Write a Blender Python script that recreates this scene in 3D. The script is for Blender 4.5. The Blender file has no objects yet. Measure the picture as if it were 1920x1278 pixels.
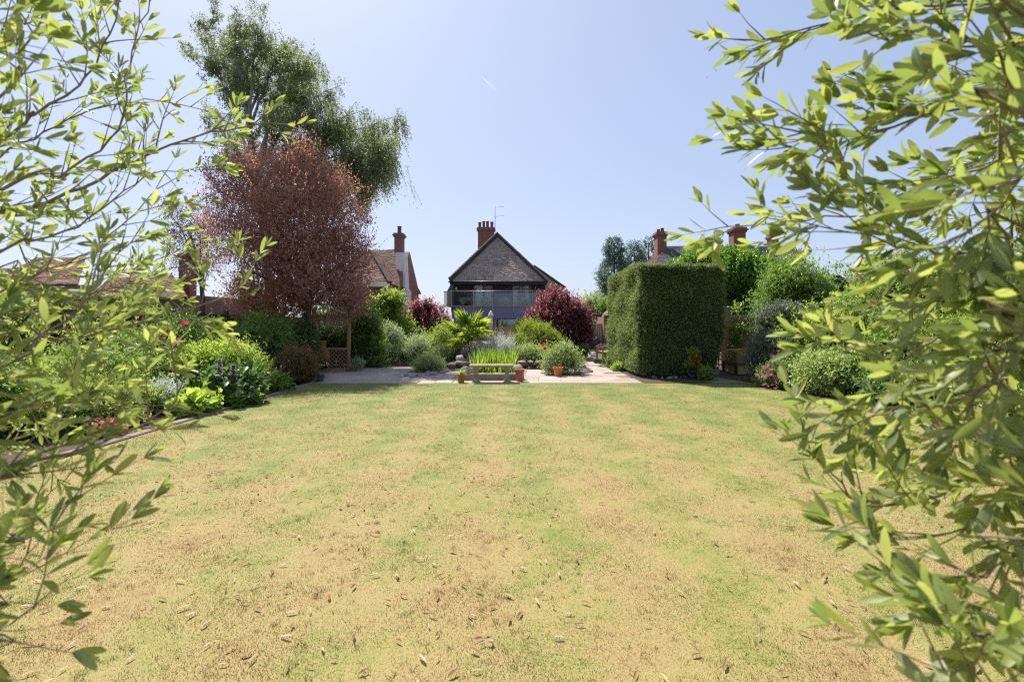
import bpy, math, random
import numpy as np
from mathutils import Vector, Matrix
R = math.radians
random.seed(7)
RNG = np.random.default_rng(11)
scene = bpy.context.scene
COL = scene.collection

# ------------------------------------------------------------------ camera, sky, sun, exposure
F = 907.0            # focal length in photograph pixels
EYE = 1.5
HOR = 608.0          # eye level row in the photograph
cam_d = bpy.data.cameras.new('camera')
cam = bpy.data.objects.new('camera', cam_d)
COL.objects.link(cam)
cam.location = (0, 0, EYE)
cam.rotation_euler = (R(90), 0, 0)
cam_d.sensor_width = 36
cam_d.lens = F * 36 / 1920
cam_d.shift_y = (HOR - 639) / 1920
cam_d.clip_start = 0.05
cam_d.clip_end = 20000
cam_d.dof.use_dof = True
cam_d.dof.focus_distance = 9.0
cam_d.dof.aperture_fstop = 5.6
scene.camera = cam

SUN_EL, SUN_AZ = 53.0, 31.0     # azimuth counted from +Y towards -X
world = bpy.data.worlds.new("World")
scene.world = world
world.use_nodes = True
wn = world.node_tree
wn.nodes.clear()
w_out = wn.nodes.new('ShaderNodeOutputWorld')
w_bg = wn.nodes.new('ShaderNodeBackground')
w_sky = wn.nodes.new('ShaderNodeTexSky')
w_sky.sky_type = 'NISHITA'
w_sky.sun_disc = False
w_sky.sun_elevation = R(SUN_EL)
w_sky.sun_rotation = R(-SUN_AZ)
w_sky.altitude = 60
w_sky.air_density = 1.0
w_sky.dust_density = 1.4
w_sky.ozone_density = 1.6
w_bg.inputs['Strength'].default_value = 0.15
w_gam = wn.nodes.new('ShaderNodeGamma'); w_gam.inputs['Gamma'].default_value = 0.44      # hazy, even summer sky
w_mul = wn.nodes.new('ShaderNodeMix'); w_mul.data_type = 'RGBA'; w_mul.blend_type = 'MULTIPLY'
w_mul.inputs[0].default_value = 1.0; w_mul.inputs[7].default_value = (1.07, 1.14, 1.36, 1)
wn.links.new(w_sky.outputs[0], w_gam.inputs['Color'])
wn.links.new(w_gam.outputs[0], w_mul.inputs[6])
wn.links.new(w_mul.outputs[2], w_bg.inputs['Color'])
wn.links.new(w_bg.outputs[0], w_out.inputs['Surface'])

sun_d = bpy.data.lights.new('sun', 'SUN')
sun_d.energy = 4.0
sun_d.angle = R(0.53)
sun_d.color = (1.0, 0.95, 0.87)
sun = bpy.data.objects.new('sun', sun_d)
COL.objects.link(sun)
sd = Vector((math.sin(R(SUN_AZ)) * math.cos(R(SUN_EL)), -math.cos(R(SUN_AZ)) * math.cos(R(SUN_EL)), -math.sin(R(SUN_EL))))
sun.rotation_euler = sd.to_track_quat('-Z', 'Y').to_euler()
sun.location = (-10, 20, 40)

scene.view_settings.view_transform = 'Standard'
scene.view_settings.look = 'None'
scene.view_settings.gamma = 1
scene.view_settings.use_curve_mapping = False
scene.view_settings.exposure = 1.08
scene.cycles.use_denoising = False
scene.cycles.filter_width = 1.2
scene.cycles.max_bounces = 10
scene.cycles.transmission_bounces = 8
scene.cycles.transparent_max_bounces = 12
scene.cycles.diffuse_bounces = 5
scene.cycles.sample_clamp_indirect = 6

# ------------------------------------------------------------------ helpers
def X(px, Y): return (px - 960) / F * Y
def Z(py, Y): return EYE - (py - HOR) / F * Y
def at(px, py, Y): return Vector((X(px, Y), Y, Z(py, Y)))
def gy(py): return EYE * F / (py - HOR)      # distance of a ground point seen on row py

def origin(o):
    v = Vector((0, 0, 0))
    while o is not None:
        v = v + o.location
        o = o.parent
    return v

def tag(o, label=None, cat=None, group=None, kind=None):
    if label: o['label'] = label
    if cat: o['category'] = cat
    if group: o['group'] = group
    if kind: o['kind'] = kind
    return o

def empty(name, loc, label, cat, group=None):
    o = bpy.data.objects.new(name, None)
    COL.objects.link(o)
    o.location = loc
    o.empty_display_size = 0.1
    return tag(o, label, cat, group)

def link_mesh(name, me, parent=None):
    o = bpy.data.objects.new(name, me)
    COL.objects.link(o)
    if parent is not None:
        o.parent = parent
    return o

def np_mesh(name, verts, faces, mat, parent=None, smooth=False, uv=None, base=None):
    """verts Nx3 in world coordinates, faces MxK (one K)"""
    verts = np.asarray(verts, dtype=np.float32)
    if base is not None: org = Vector(base)
    else: org = origin(parent)
    verts = verts - np.array(org, dtype=np.float32)
    faces = np.asarray(faces, dtype=np.int32)
    me = bpy.data.meshes.new(name)
    nv, (nf, k) = len(verts), faces.shape
    me.vertices.add(nv)
    me.vertices.foreach_set('co', verts.ravel())
    me.loops.add(nf * k)
    me.loops.foreach_set('vertex_index', faces.ravel())
    me.polygons.add(nf)
    me.polygons.foreach_set('loop_start', np.arange(0, nf * k, k, dtype=np.int32))
    if smooth:
        me.polygons.foreach_set('use_smooth', np.ones(nf, dtype=bool))
    if uv is not None:
        l = me.uv_layers.new(name='UVMap')
        l.data.foreach_set('uv', np.asarray(uv, dtype=np.float32)[faces.ravel()].ravel())
    me.update(calc_edges=True)
    me.materials.append(mat)
    o = link_mesh(name, me, parent)
    if base is not None and parent is None:
        o.location = org
    return o

class MB:
    """collects shapes (world coordinates) and links them as one mesh object"""
    def __init__(s): s.v, s.f, s.sm = [], [], []
    def add(s, vs, fs, smooth=False):
        n = len(s.v)
        s.v += [tuple(v) for v in vs]
        for f in fs:
            s.f.append(tuple(i + n for i in f)); s.sm.append(smooth)
        return s
    def box(s, c, size, rz=0.0, M=None, bev=0.0):
        hx, hy, hz = size[0] / 2, size[1] / 2, size[2] / 2
        if bev <= 0:
            vs = [Vector((x, y, z)) for z in (-hz, hz) for y in (-hy, hy) for x in (-hx, hx)]
            fs = [(0, 2, 3, 1), (4, 5, 7, 6), (0, 1, 5, 4), (2, 6, 7, 3), (0, 4, 6, 2), (1, 3, 7, 5)]
        else:
            b = min(bev, hx * .9, hy * .9, hz * .9)
            ring = lambda x, y, z: [Vector((-x, -y, z)), Vector((x, -y, z)), Vector((x, y, z)), Vector((-x, y, z))]
            vs = ring(hx - b, hy - b, -hz) + ring(hx, hy, -hz + b) + ring(hx, hy, hz - b) + ring(hx - b, hy - b, hz)
            fs = [(3, 2, 1, 0), (12, 13, 14, 15)]
            for r in range(3):
                for i in range(4):
                    j = (i + 1) % 4
                    fs.append((r * 4 + i, r * 4 + j, r * 4 + 4 + j, r * 4 + 4 + i))
        m = (M or Matrix.Rotation(rz, 3, 'Z'))
        c = Vector(c)
        return s.add([c + m @ v for v in vs], fs)
    def beam(s, a, b, w, h, up=(0, 0, 1)):
        a, b = Vector(a), Vector(b)
        d = (b - a); L = d.length; d.normalize()
        u = Vector(up)
        if abs(d.dot(u)) > .98: u = Vector((0, 1, 0))
        sx = d.cross(u).normalized(); uz = sx.cross(d).normalized()
        M = Matrix((d, sx, uz)).transposed()
        return s.box((a + b) / 2, (L, w, h), M=M)
    def lathe(s, c, prof, n=18, smooth=True, cap=True):
        c = Vector(c); vs = []; fs = []
        for r, z in prof:
            for i in range(n):
                a = 2 * math.pi * i / n
                vs.append(c + Vector((r * math.cos(a), r * math.sin(a), z)))
        for k in range(len(prof) - 1):
            for i in range(n):
                j = (i + 1) % n
                fs.append((k * n + i, k * n + j, k * n + n + j, k * n + n + i))
        s.add(vs, fs, smooth)
        if cap:
            m = len(s.v) - len(vs)
            s.f.append(tuple(m + i for i in reversed(range(n)))); s.sm.append(False)
            t = m + (len(prof) - 1) * n
            s.f.append(tuple(t + i for i in range(n))); s.sm.append(False)
        return s
    def tube(s, pts, rad, n=6, cap=True):
        pts = [Vector(p) for p in pts]
        if not hasattr(rad, '__len__'): rad = [rad] * len(pts)
        vs = []; fs = []
        ref = Vector((0.31, 0.17, 0.93))
        for k, p in enumerate(pts):
            d = (pts[min(k + 1, len(pts) - 1)] - pts[max(k - 1, 0)])
            if d.length < 1e-9: d = Vector((0, 0, 1))
            d.normalize()
            u = d.cross(ref)
            if u.length < 1e-3: u = d.cross(Vector((1, 0, 0)))
            u.normalize(); w = d.cross(u)
            for i in range(n):
                a = 2 * math.pi * i / n
                vs.append(p + (u * math.cos(a) + w * math.sin(a)) * rad[k])
        for k in range(len(pts) - 1):
            for i in range(n):
                j = (i + 1) % n
                fs.append((k * n + i, k * n + j, k * n + n + j, k * n + n + i))
        if cap:
            fs.append(tuple(reversed(range(n))))
            fs.append(tuple((len(pts) - 1) * n + i for i in range(n)))
        return s.add(vs, fs, True)
    def poly(s, vs):
        return s.add(vs, [tuple(range(len(vs)))])
    def prism(s, outline, d):
        """outline: list of Vectors (planar), d: extrusion vector"""
        n = len(outline); d = Vector(d)
        vs = [Vector(p) for p in outline] + [Vector(p) + d for p in outline]
        fs = [tuple(reversed(range(n))), tuple(n + i for i in range(n))]
        for i in range(n):
            j = (i + 1) % n
            fs.append((i, j, n + j, n + i))
        return s.add(vs, fs)
    def build(s, name, mat, parent=None, base=None):
        org = Vector(base) if base is not None else origin(parent)
        me = bpy.data.meshes.new(name)
        me.from_pydata([tuple(Vector(v) - org) for v in s.v], [], s.f)
        me.polygons.foreach_set('use_smooth', s.sm)
        me.materials.append(mat)
        me.update()
        o = link_mesh(name, me, parent)
        if base is not None and parent is None: o.location = org
        return o

def copy_tree(o, parent=None):
    c = o.copy(); COL.objects.link(c)
    if parent is not None: c.parent = parent
    for ch in o.children: copy_tree(ch, c)
    return c

# ------------------------------------------------------------------ materials
def newmat(name):
    m = bpy.data.materials.new(name); m.use_nodes = True
    nt = m.node_tree; nt.nodes.clear()
    return m, nt, nt.nodes.new('ShaderNodeOutputMaterial')
def N(nt, t, **kw):
    n = nt.nodes.new(t)
    for k, v in kw.items(): setattr(n, k, v)
    return n
def ramp(nt, cols, pos=None):
    r = nt.nodes.new('ShaderNodeValToRGB')
    e = r.color_ramp.elements
    pos = pos or [i / (len(cols) - 1) for i in range(len(cols))]
    e[0].position, e[0].color = pos[0], (*cols[0], 1)
    e[1].position, e[1].color = pos[-1], (*cols[-1], 1)
    for p, c in list(zip(pos, cols))[1:-1]:
        q = e.new(p); q.color = (*c, 1)
    return r
def noise(nt, vec, scale, detail=4, rough=0.55):
    n = nt.nodes.new('ShaderNodeTexNoise')
    n.inputs['Scale'].default_value = scale
    n.inputs['Detail'].default_value = detail
    n.inputs['Roughness'].default_value = rough
    nt.links.new(vec, n.inputs['Vector'])
    return n
def mixc(nt, fac, a, b, mode='MIX'):
    m = nt.nodes.new('ShaderNodeMix'); m.data_type = 'RGBA'; m.blend_type = mode
    for sock, v in ((m.inputs[0], fac), (m.inputs[6], a), (m.inputs[7], b)):
        if hasattr(v, 'is_output'): nt.links.new(v, sock)
        elif isinstance(v, (int, float)): sock.default_value = v
        else: sock.default_value = (*v, 1)
    return m.outputs[2]
def math_n(nt, op, a, b=0.0):
    m = nt.nodes.new('ShaderNodeMath'); m.operation = op
    for sock, v in ((m.inputs[0], a), (m.inputs[1], b)):
        if hasattr(v, 'is_output'): nt.links.new(v, sock)
        else: sock.default_value = v
    return m.outputs[0]

def mat(name, cols, scale=6.0, rough=0.75, bump=0.15, bscale=None, metal=0.0, spec=0.4, island=0.0, wobj=True, stretch=None):
    """mottled solid material: colour ramp over noise, fine bump; island = share of per-piece variation"""
    m, nt, out = newmat(name)
    p = N(nt, 'ShaderNodeBsdfPrincipled')
    g = N(nt, 'ShaderNodeNewGeometry')
    vec = g.outputs['Position']
    if stretch:
        mp = N(nt, 'ShaderNodeMapping'); mp.inputs['Scale'].default_value = stretch
        nt.links.new(vec, mp.inputs['Vector']); vec = mp.outputs[0]
    n = noise(nt, vec, scale, 6, 0.6)
    fac = n.outputs[0]
    st = math_n(nt, 'MULTIPLY_ADD', fac, 1.9); 
    st.node.inputs[2].default_value = -0.45
    fac = st
    if island > 0:
        oi = N(nt, 'ShaderNodeObjectInfo')
        rnd = math_n(nt, 'FRACT', math_n(nt, 'ADD', g.outputs['Random Per Island'], oi.outputs['Random']))
        fac = math_n(nt, 'ADD', math_n(nt, 'MULTIPLY', fac, 1 - island), math_n(nt, 'MULTIPLY', rnd, island))
    r = ramp(nt, cols)
    nt.links.new(fac, r.inputs[0])
    nt.links.new(r.outputs[0], p.inputs['Base Color'])
    p.inputs['Roughness'].default_value = rough
    p.inputs['Metallic'].default_value = metal
    p.inputs['Specular IOR Level'].default_value = spec
    if bump > 0:
        nb = noise(nt, vec, bscale or scale * 6, 5, 0.65)
        b = N(nt, 'ShaderNodeBump'); b.inputs['Strength'].default_value = bump
        b.inputs['Distance'].default_value = 0.02
        nt.links.new(nb.outputs[0], b.inputs['Height'])
        nt.links.new(b.outputs[0], p.inputs['Normal'])
    nt.links.new(p.outputs[0], out.inputs['Surface'])
    return m

LEAF_GAIN = 2.2
def leafmat(name, cols, trans=0.35, tcol=None, rough=0.5, spec=0.35, under=None, patch=0.35, pscale=1.2, rib=None):
    """leaf: colour differs from leaf to leaf and from patch to patch; lets light through"""
    cols = [tuple(min(.85, v * LEAF_GAIN) for v in c) for c in cols]
    trans = min(.6, trans * 1.35)
    m, nt, out = newmat(name)
    g = N(nt, 'ShaderNodeNewGeometry'); oi = N(nt, 'ShaderNodeObjectInfo')
    rnd = math_n(nt, 'FRACT', math_n(nt, 'ADD', g.outputs['Random Per Island'], oi.outputs['Random']))
    n = noise(nt, g.outputs['Position'], pscale, 3)
    st = math_n(nt, 'MULTIPLY_ADD', n.outputs[0], 2.2); st.node.inputs[2].default_value = -0.6
    fac = math_n(nt, 'ADD', math_n(nt, 'MULTIPLY', rnd, 1 - patch), math_n(nt, 'MULTIPLY', st, patch))
    r = ramp(nt, cols); nt.links.new(fac, r.inputs[0])
    col = r.outputs[0]
    if under is not None:
        col = mixc(nt, g.outputs['Backfacing'], col, under)
    if rib is not None:                         # paler midrib, blotches along the blade
        at_ = N(nt, 'ShaderNodeAttribute'); at_.attribute_name = 'across'
        k = math_n(nt, 'MULTIPLY', math_n(nt, 'LESS_THAN', at_.outputs['Fac'], .16), .6)
        bl = noise(nt, g.outputs['Position'], 190, 3)
        bk = math_n(nt, 'MULTIPLY', math_n(nt, 'GREATER_THAN', bl.outputs[0], .64), .35)
        col = mixc(nt, bk, col, (.13, .12, .04))
        col = mixc(nt, k, col, rib)
    p = N(nt, 'ShaderNodeBsdfPrincipled')
    nt.links.new(col, p.inputs['Base Color'])
    p.inputs['Roughness'].default_value = rough
    p.inputs['Specular IOR Level'].default_value = spec
    t = N(nt, 'ShaderNodeBsdfTranslucent')
    tk = tcol or (2.2, 2.0, 0.9); tk = (tk[0] * .80, tk[1] * .82, min(1.2, tk[2] * 1.05 + .1))
    tc = mixc(nt, 1.0, r.outputs[0], tk, 'MULTIPLY')
    nt.links.new(tc, t.inputs['Color'])
    mx = N(nt, 'ShaderNodeMixShader'); mx.inputs[0].default_value = trans
    nt.links.new(p.outputs[0], mx.inputs[1]); nt.links.new(t.outputs[0], mx.inputs[2])
    nt.links.new(mx.outputs[0], out.inputs['Surface'])
    return m

def glassmat(name, col=(0.9, 0.95, 0.95), fac=0.25, rough=0.03):
    """thin window or balustrade glass: mostly see-through with a sheen"""
    m, nt, out = newmat(name)
    t = N(nt, 'ShaderNodeBsdfTransparent'); t.inputs[0].default_value = (*col, 1)
    gl = N(nt, 'ShaderNodeBsdfGlossy'); gl.inputs['Roughness'].default_value = rough
    gl.inputs[0].default_value = (0.9, 0.95, 1, 1)
    fr = N(nt, 'ShaderNodeFresnel'); fr.inputs[0].default_value = 1.5
    k = math_n(nt, 'ADD', fr.outputs[0], fac)
    mx = N(nt, 'ShaderNodeMixShader'); nt.links.new(k, mx.inputs[0])
    nt.links.new(t.outputs[0], mx.inputs[1]); nt.links.new(gl.outputs[0], mx.inputs[2])
    nt.links.new(mx.outputs[0], out.inputs['Surface'])
    return m

# ------------------------------------------------------------------ foliage
def unit(a): return a / (np.linalg.norm(a, axis=-1, keepdims=True) + 1e-9)
def rand_dir(n): return unit(RNG.normal(size=(n, 3)))

def leaf_geo(pos, d, nr, L, W, big=False, fold=0.12, droop=0.12):
    """leaf blades folded along the midrib. 2 or 4 triangles each"""
    n = len(pos)
    d = unit(d); w = unit(np.cross(d, nr)); nn = np.cross(w, d)
    L = np.broadcast_to(np.asarray(L, float), (n,))[:, None]; W = np.broadcast_to(np.asarray(W, float), (n,))[:, None]
    tip = pos + d * L - nn * (droop * L)
    if not big:
        mid = pos + d * L * .48 + nn * (fold * W)
        vs = np.stack([pos, mid + w * W / 2, tip, mid - w * W / 2], 1).reshape(-1, 3)
        i = np.arange(n)[:, None] * 4
        fs = np.concatenate([i + np.array([[0, 1, 2]]), i + np.array([[0, 2, 3]])], 1).reshape(-1, 3)
    else:
        a = pos + d * L * .28 + nn * (fold * W); b = pos + d * L * .68 + nn * (fold * W) - nn * (droop * L * .4)
        vs = np.stack([pos, a + w * W * .45, b + w * W * .42, tip, b - w * W * .42, a - w * W * .45], 1).reshape(-1, 3)
        i = np.arange(n)[:, None] * 6
        fs = np.concatenate([i + np.array([[0, 1, 2, 3]]), i + np.array([[0, 3, 4, 5]])], 1).reshape(-1, 4)
    return vs, fs

def sprigs(B, D, Ls, k, L, asp, big=False, spread=0.9, up=0.25, jit=0.02, fold=.12, droop=.12):
    """B bases, D directions, Ls lengths of shoots; k leaves along each shoot"""
    ns = len(B)
    t = (np.arange(k)[None, :] + RNG.random((ns, k))) / k
    t = 0.12 + 0.88 * t
    pos = (B[:, None, :] + D[:, None, :] * (Ls[:, None] * t)[:, :, None]).reshape(-1, 3)
    pos = pos + RNG.normal(size=pos.shape) * jit
    Dr = np.repeat(D, k, 0)
    d = Dr * 0.6 + rand_dir(len(pos)) * spread
    d[:, 2] += up * .5
    nr = unit(rand_dir(len(pos)) * .7 + np.array([0, 0, 1.0]) * .8 + Dr * .3)
    size = L * (0.65 + 0.7 * RNG.random(len(pos)))
    return leaf_geo(pos, d, nr, size, size * asp, big, fold, droop)

def dome_lobes(c, rx, ry, h, k, z0=0.0, rmin=.22, rmax=.38, flat=False):
    """lobes filling a dome (or an upright egg) standing on z0"""
    out = []
    for _ in range(k):
        while True:
            x, y, z = random.uniform(-1, 1), random.uniform(-1, 1), random.uniform(0, 1)
            lim = 1 - (max(0, z - .45) / .55) ** 2 * .75
            if x * x + y * y < lim * lim: break
        r = random.uniform(rmin, rmax)
        R_ = r * min((rx + ry) * 1.0, h * 1.2)
        s = 1 - r * .8
        out.append((c[0] + x * rx * s, c[1] + y * ry * s, z0 + R_ * .45 + z * max(.02, (h - R_ * 1.25)), R_ * .8 , R_ * .72))
    return out

def crown(name, lobes, ns, k, L, asp, m, parent, shoot=0.25, big=False, up=0.35, spread=.9, droopy=0.0, jit=.02, inner=.5, zmin=0.02, fold=.12, droop=.12, extra=None):
    """shoots growing out of lobes (x, y, z, r, rz); returns the object"""
    lb = np.array(lobes, float)
    wgt = lb[:, 3] ** 2; wgt /= wgt.sum()
    idx = RNG.choice(len(lb), ns, p=wgt)
    o = rand_dir(ns)
    rr = (1 - inner * RNG.random(ns) ** 1.6)[:, None]
    B = lb[idx, :3] + o * rr * lb[idx, 3:4] * np.array([1, 1, 0]) + o * rr * lb[idx, 4:5] * np.array([0, 0, 1.0])
    D = unit(o * .8 + rand_dir(ns) * .55 + np.array([0, 0, up - droopy]))
    Ls = shoot * (0.5 + RNG.random(ns))
    keep = B[:, 2] > zmin
    B, D, Ls = B[keep], D[keep], Ls[keep]
    vs, fs = sprigs(B, D, Ls, k, L, asp, big, spread, up, jit, fold, droop)
    vs[:, 2] = np.maximum(vs[:, 2], 0.012)
    return np_mesh(name, vs, fs, m, parent)

def core(lobes, m, parent, s=.62, name='dark_filler'):
    """dark filler blobs in a shrub: stand for its inner shade, block far things"""
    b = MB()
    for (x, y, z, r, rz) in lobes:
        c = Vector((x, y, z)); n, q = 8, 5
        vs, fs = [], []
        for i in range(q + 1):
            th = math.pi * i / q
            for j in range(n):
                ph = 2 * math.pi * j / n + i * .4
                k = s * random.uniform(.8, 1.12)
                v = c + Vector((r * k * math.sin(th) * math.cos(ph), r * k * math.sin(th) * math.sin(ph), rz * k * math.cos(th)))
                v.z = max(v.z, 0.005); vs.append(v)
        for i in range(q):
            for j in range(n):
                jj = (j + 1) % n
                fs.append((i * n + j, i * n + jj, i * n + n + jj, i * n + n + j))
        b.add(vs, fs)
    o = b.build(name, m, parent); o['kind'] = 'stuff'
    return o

def stems(b, c, lobes, n, r0=.02, z0=0.0):
    for _ in range(n):
        l = random.choice(lobes)
        p0 = Vector((c[0] + random.uniform(-.08, .08), c[1] + random.uniform(-.08, .08), z0))
        p2 = Vector((l[0], l[1], l[2]))
        p1 = p0.lerp(p2, .5) + Vector((random.uniform(-.1, .1), random.uniform(-.1, .1), .1))
        b.tube([p0, p1, p2], [r0, r0 * .7, r0 * .3], 5)

def blossoms(name, pts, r, m, parent, petals=6, cone=.35, group_n=1):
    """little cup shaped flowers, each a ring of petals; a few large ones are parts, many small ones one part"""
    if 1 < len(pts) <= 24:
        for p in pts: blossoms(name, [p], r, m, parent, petals, cone, group_n)
        return
    b_v, b_f = [], []
    for p in pts:
        for _ in range(group_n):
            q = np.array(p) + (RNG.normal(size=3) * r * (.9 if group_n > 1 else 0))
            ax = unit(np.array([RNG.normal() * .6, -.5 + RNG.normal() * .5, .8]))
            u = unit(np.cross(ax, np.array([.3, .9, .2]))); w = np.cross(ax, u)
            n0 = len(b_v)
            rr = r * random.uniform(.7, 1.2)
            b_v.append(q)
            for i in range(petals * 2):
                a = math.pi * i / petals
                ri = rr if i % 2 == 0 else rr * .62
                b_v.append(q + (u * math.cos(a) + w * math.sin(a)) * ri + ax * rr * cone)
            for i in range(petals * 2):
                b_f.append((n0, n0 + 1 + i, n0 + 1 + (i + 1) % (petals * 2)))
    o = np_mesh(name, np.array(b_v), np.array(b_f), m, parent)
    if len(pts) > 24: o['kind'] = 'stuff'
    return o
# ------------------------------------------------------------------ solid materials
def brickmat(name, c1, c2, mortar, sc=1.0):
    m, nt, out = newmat(name)
    g = N(nt, 'ShaderNodeNewGeometry'); sx = N(nt, 'ShaderNodeSeparateXYZ'); cx = N(nt, 'ShaderNodeCombineXYZ')
    nt.links.new(g.outputs['Position'], sx.inputs[0])
    nt.links.new(math_n(nt, 'ADD', sx.outputs[0], sx.outputs[1]), cx.inputs[0]); nt.links.new(sx.outputs[2], cx.inputs[1])
    b = N(nt, 'ShaderNodeTexBrick')
    nt.links.new(cx.outputs[0], b.inputs['Vector'])
    b.inputs['Color1'].default_value = (*c1, 1); b.inputs['Color2'].default_value = (*c2, 1); b.inputs['Mortar'].default_value = (*mortar, 1)
    b.inputs['Scale'].default_value = 1.0; b.inputs['Brick Width'].default_value = .225 * sc; b.inputs['Row Height'].default_value = .075 * sc
    b.inputs['Mortar Size'].default_value = .008; b.inputs['Bias'].default_value = -.1
    n = noise(nt, g.outputs['Position'], 3, 5)
    col = mixc(nt, math_n(nt, 'MULTIPLY', n.outputs[0], .55), b.outputs['Color'], (c1[0] * .5, c1[1] * .5, c1[2] * .55))
    p = N(nt, 'ShaderNodeBsdfPrincipled'); nt.links.new(col, p.inputs['Base Color']); p.inputs['Roughness'].default_value = .9
    bp = N(nt, 'ShaderNodeBump'); bp.inputs['Strength'].default_value = .5; bp.inputs['Distance'].default_value = .01
    nt.links.new(b.outputs['Fac'], bp.inputs['Height']); bp.invert = True
    nt.links.new(bp.outputs[0], p.inputs['Normal']); nt.links.new(p.outputs[0], out.inputs['Surface'])
    return m

M = {}
M['brick_far'] = brickmat('red_brickwork', (.30, .095, .06), (.22, .07, .05), (.30, .24, .2))
M['brick_dull'] = brickmat('dull_brickwork', (.26, .12, .085), (.2, .09, .07), (.3, .26, .22))
M['brick'] = mat('single_brick', [(.26, .13, .10), (.38, .21, .165), (.46, .30, .25)], 14, .9, .3, island=.7)
M['mortar'] = mat('mortar', [(.42, .38, .33), (.55, .5, .44)], 30, .95, .2)
M['tile_grey'] = mat('old_roof_tiles', [(.17, .132, .11), (.29, .228, .19), (.44, .355, .30), (.33, .26, .21)], .9, .9, .25, bscale=25, island=.5)
M['tile_brown'] = mat('brown_roof_tiles', [(.10, .06, .045), (.18, .11, .085), (.25, .17, .13)], 1.2, .9, .25, bscale=25, island=.6)
M['tile_red'] = mat('red_roof_tiles', [(.18, .085, .06), (.26, .14, .10), (.32, .2, .16)], 1.2, .9, .25, bscale=25, island=.6)
M['tile_slate'] = mat('slate_roof', [(.07, .065, .075), (.11, .10, .11), (.15, .13, .135)], 1.2, .8, .2, bscale=25, island=.6)
M['hip_tile'] = mat('dark_hip_tiles', [(.03, .025, .022), (.055, .045, .04), (.08, .07, .055)], 3, .95, .5)
M['board_navy'] = mat('navy_weatherboard', [(.018, .018, .032), (.03, .03, .052), (.042, .04, .062)], 3, .6, .1, island=.5)
M['panel_blue'] = mat('slate_blue_panel', [(.10, .108, .20), (.115, .125, .23), (.13, .14, .245)], .8, .55, .05, island=.5)
M['lead'] = mat('lead_flashing', [(.13, .14, .17), (.2, .21, .25)], 4, .6, .1)
M['gutter'] = mat('black_gutter', [(.012, .013, .016), (.02, .022, .026)], 8, .4, 0)
M['red_wood'] = mat('red_brown_window_wood', [(.16, .045, .02), (.25, .08, .03)], 8, .5, .1)
M['curtain'] = mat('pale_curtain', [(.42, .5, .46), (.6, .66, .6)], 3, .9, 0)
M['steel'] = mat('brushed_rail', [(.26, .27, .27), (.38, .38, .37)], 10, .4, 0, metal=.7)
M['glass'] = glassmat('balcony_glass', (.86, .9, .88), .02)
M['pane'] = glassmat('window_pane', (.88, .9, .9), .0)
M['door_pane'] = glassmat('patio_door_pane', (.6, .65, .62), .14)
M['room_shade'] = mat('painted_dim_rooms', [(.03, .03, .028), (.06, .055, .05)], 2, .9, 0)  # dark coat on the solid house block, standing for unlit rooms
M['white'] = mat('white_paint', [(.68, .67, .64), (.8, .8, .78)], 5, .6, .05)
M['render_white'] = mat('white_render', [(.5, .5, .5), (.66, .66, .66), (.74, .74, .73)], 2.5, .9, .15)
M['render_beige'] = mat('beige_render', [(.38, .32, .26), (.48, .41, .34)], 2, .9, .1)
M['terracotta'] = mat('terracotta', [(.36, .12, .05), (.47, .17, .075), (.54, .22, .11)], 7, .8, .12)
M['terracotta_old'] = mat('weathered_terracotta', [(.26, .15, .06), (.42, .19, .08), (.45, .3, .17)], 9, .9, .2)
M['pot_red'] = mat('sooty_red_clay', [(.2, .07, .045), (.3, .11, .075)], 5, .85, .1)
M['stone'] = mat('weathered_cast_stone', [(.19, .16, .10), (.33, .28, .18), (.45, .39, .27)], 9, .95, .4)
M['stone_coping'] = mat('pale_coping_stone', [(.26, .23, .17), (.38, .33, .25), (.46, .41, .32)], 6, .95, .4)
M['rock'] = mat('purple_grey_rock', [(.07, .055, .058), (.14, .11, .11), (.25, .21, .19)], 4, .95, .7, bscale=14)
M['boulder'] = mat('tan_boulder', [(.24, .2, .16), (.36, .31, .26), (.45, .4, .34)], 5, .95, .6, bscale=18)
M['cobble'] = mat('grey_cobbles', [(.16, .15, .14), (.30, .28, .26), (.46, .43, .40)], 5, .85, .25, island=.75)
M['slab'] = mat('pinkish_paving', [(.29, .225, .19), (.39, .31, .265), (.46, .38, .325)], 2.2, .92, .12, bscale=22, island=.5)
M['edging'] = mat('lawn_edging_stone', [(.2, .155, .12), (.29, .23, .185)], 5, .95, .3, island=.4)
M['joint'] = mat('paving_joint_sand', [(.2, .15, .12), (.3, .23, .18)], 8, .95, .2)
M['soil'] = mat('garden_soil', [(.035, .022, .015), (.07, .045, .03), (.11, .075, .05)], 7, .95, .8, bscale=30)
M['earth'] = mat('field_earth', [(.05, .07, .025), (.09, .10, .04)], .2, .95, .2)
M['path_grey'] = mat('grey_path', [(.16, .14, .13), (.24, .21, .19)], 4, .95, .3)
M['wood_old'] = mat('weathered_timber', [(.24, .185, .13), (.34, .27, .2), (.42, .35, .27)], 5, .9, .25, stretch=(1, 1, .25), island=.4)
M['wood_fence'] = mat('dark_fence_timber', [(.07, .04, .028), (.12, .07, .05)], 5, .9, .25, stretch=(1, 1, .25), island=.4)
M['wood_post'] = mat('tan_post_timber', [(.24, .13, .065), (.34, .2, .105), (.4, .26, .15)], 6, .85, .25, stretch=(3, 3, .3), island=.3)
M['teak'] = mat('weathered_teak', [(.24, .16, .11), (.34, .24, .17)], 8, .8, .15, island=.4)
M['wood_dark'] = mat('dark_brown_timber', [(.06, .03, .018), (.1, .055, .03)], 8, .7, .15)
M['board_yellow'] = mat('ochre_board', [(.5, .38, .15), (.66, .53, .24)], 4, .8, .1)
M['board_olive'] = mat('olive_weathered_board', [(.2, .16, .06), (.3, .25, .1)], 6, .85, .2)
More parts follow.
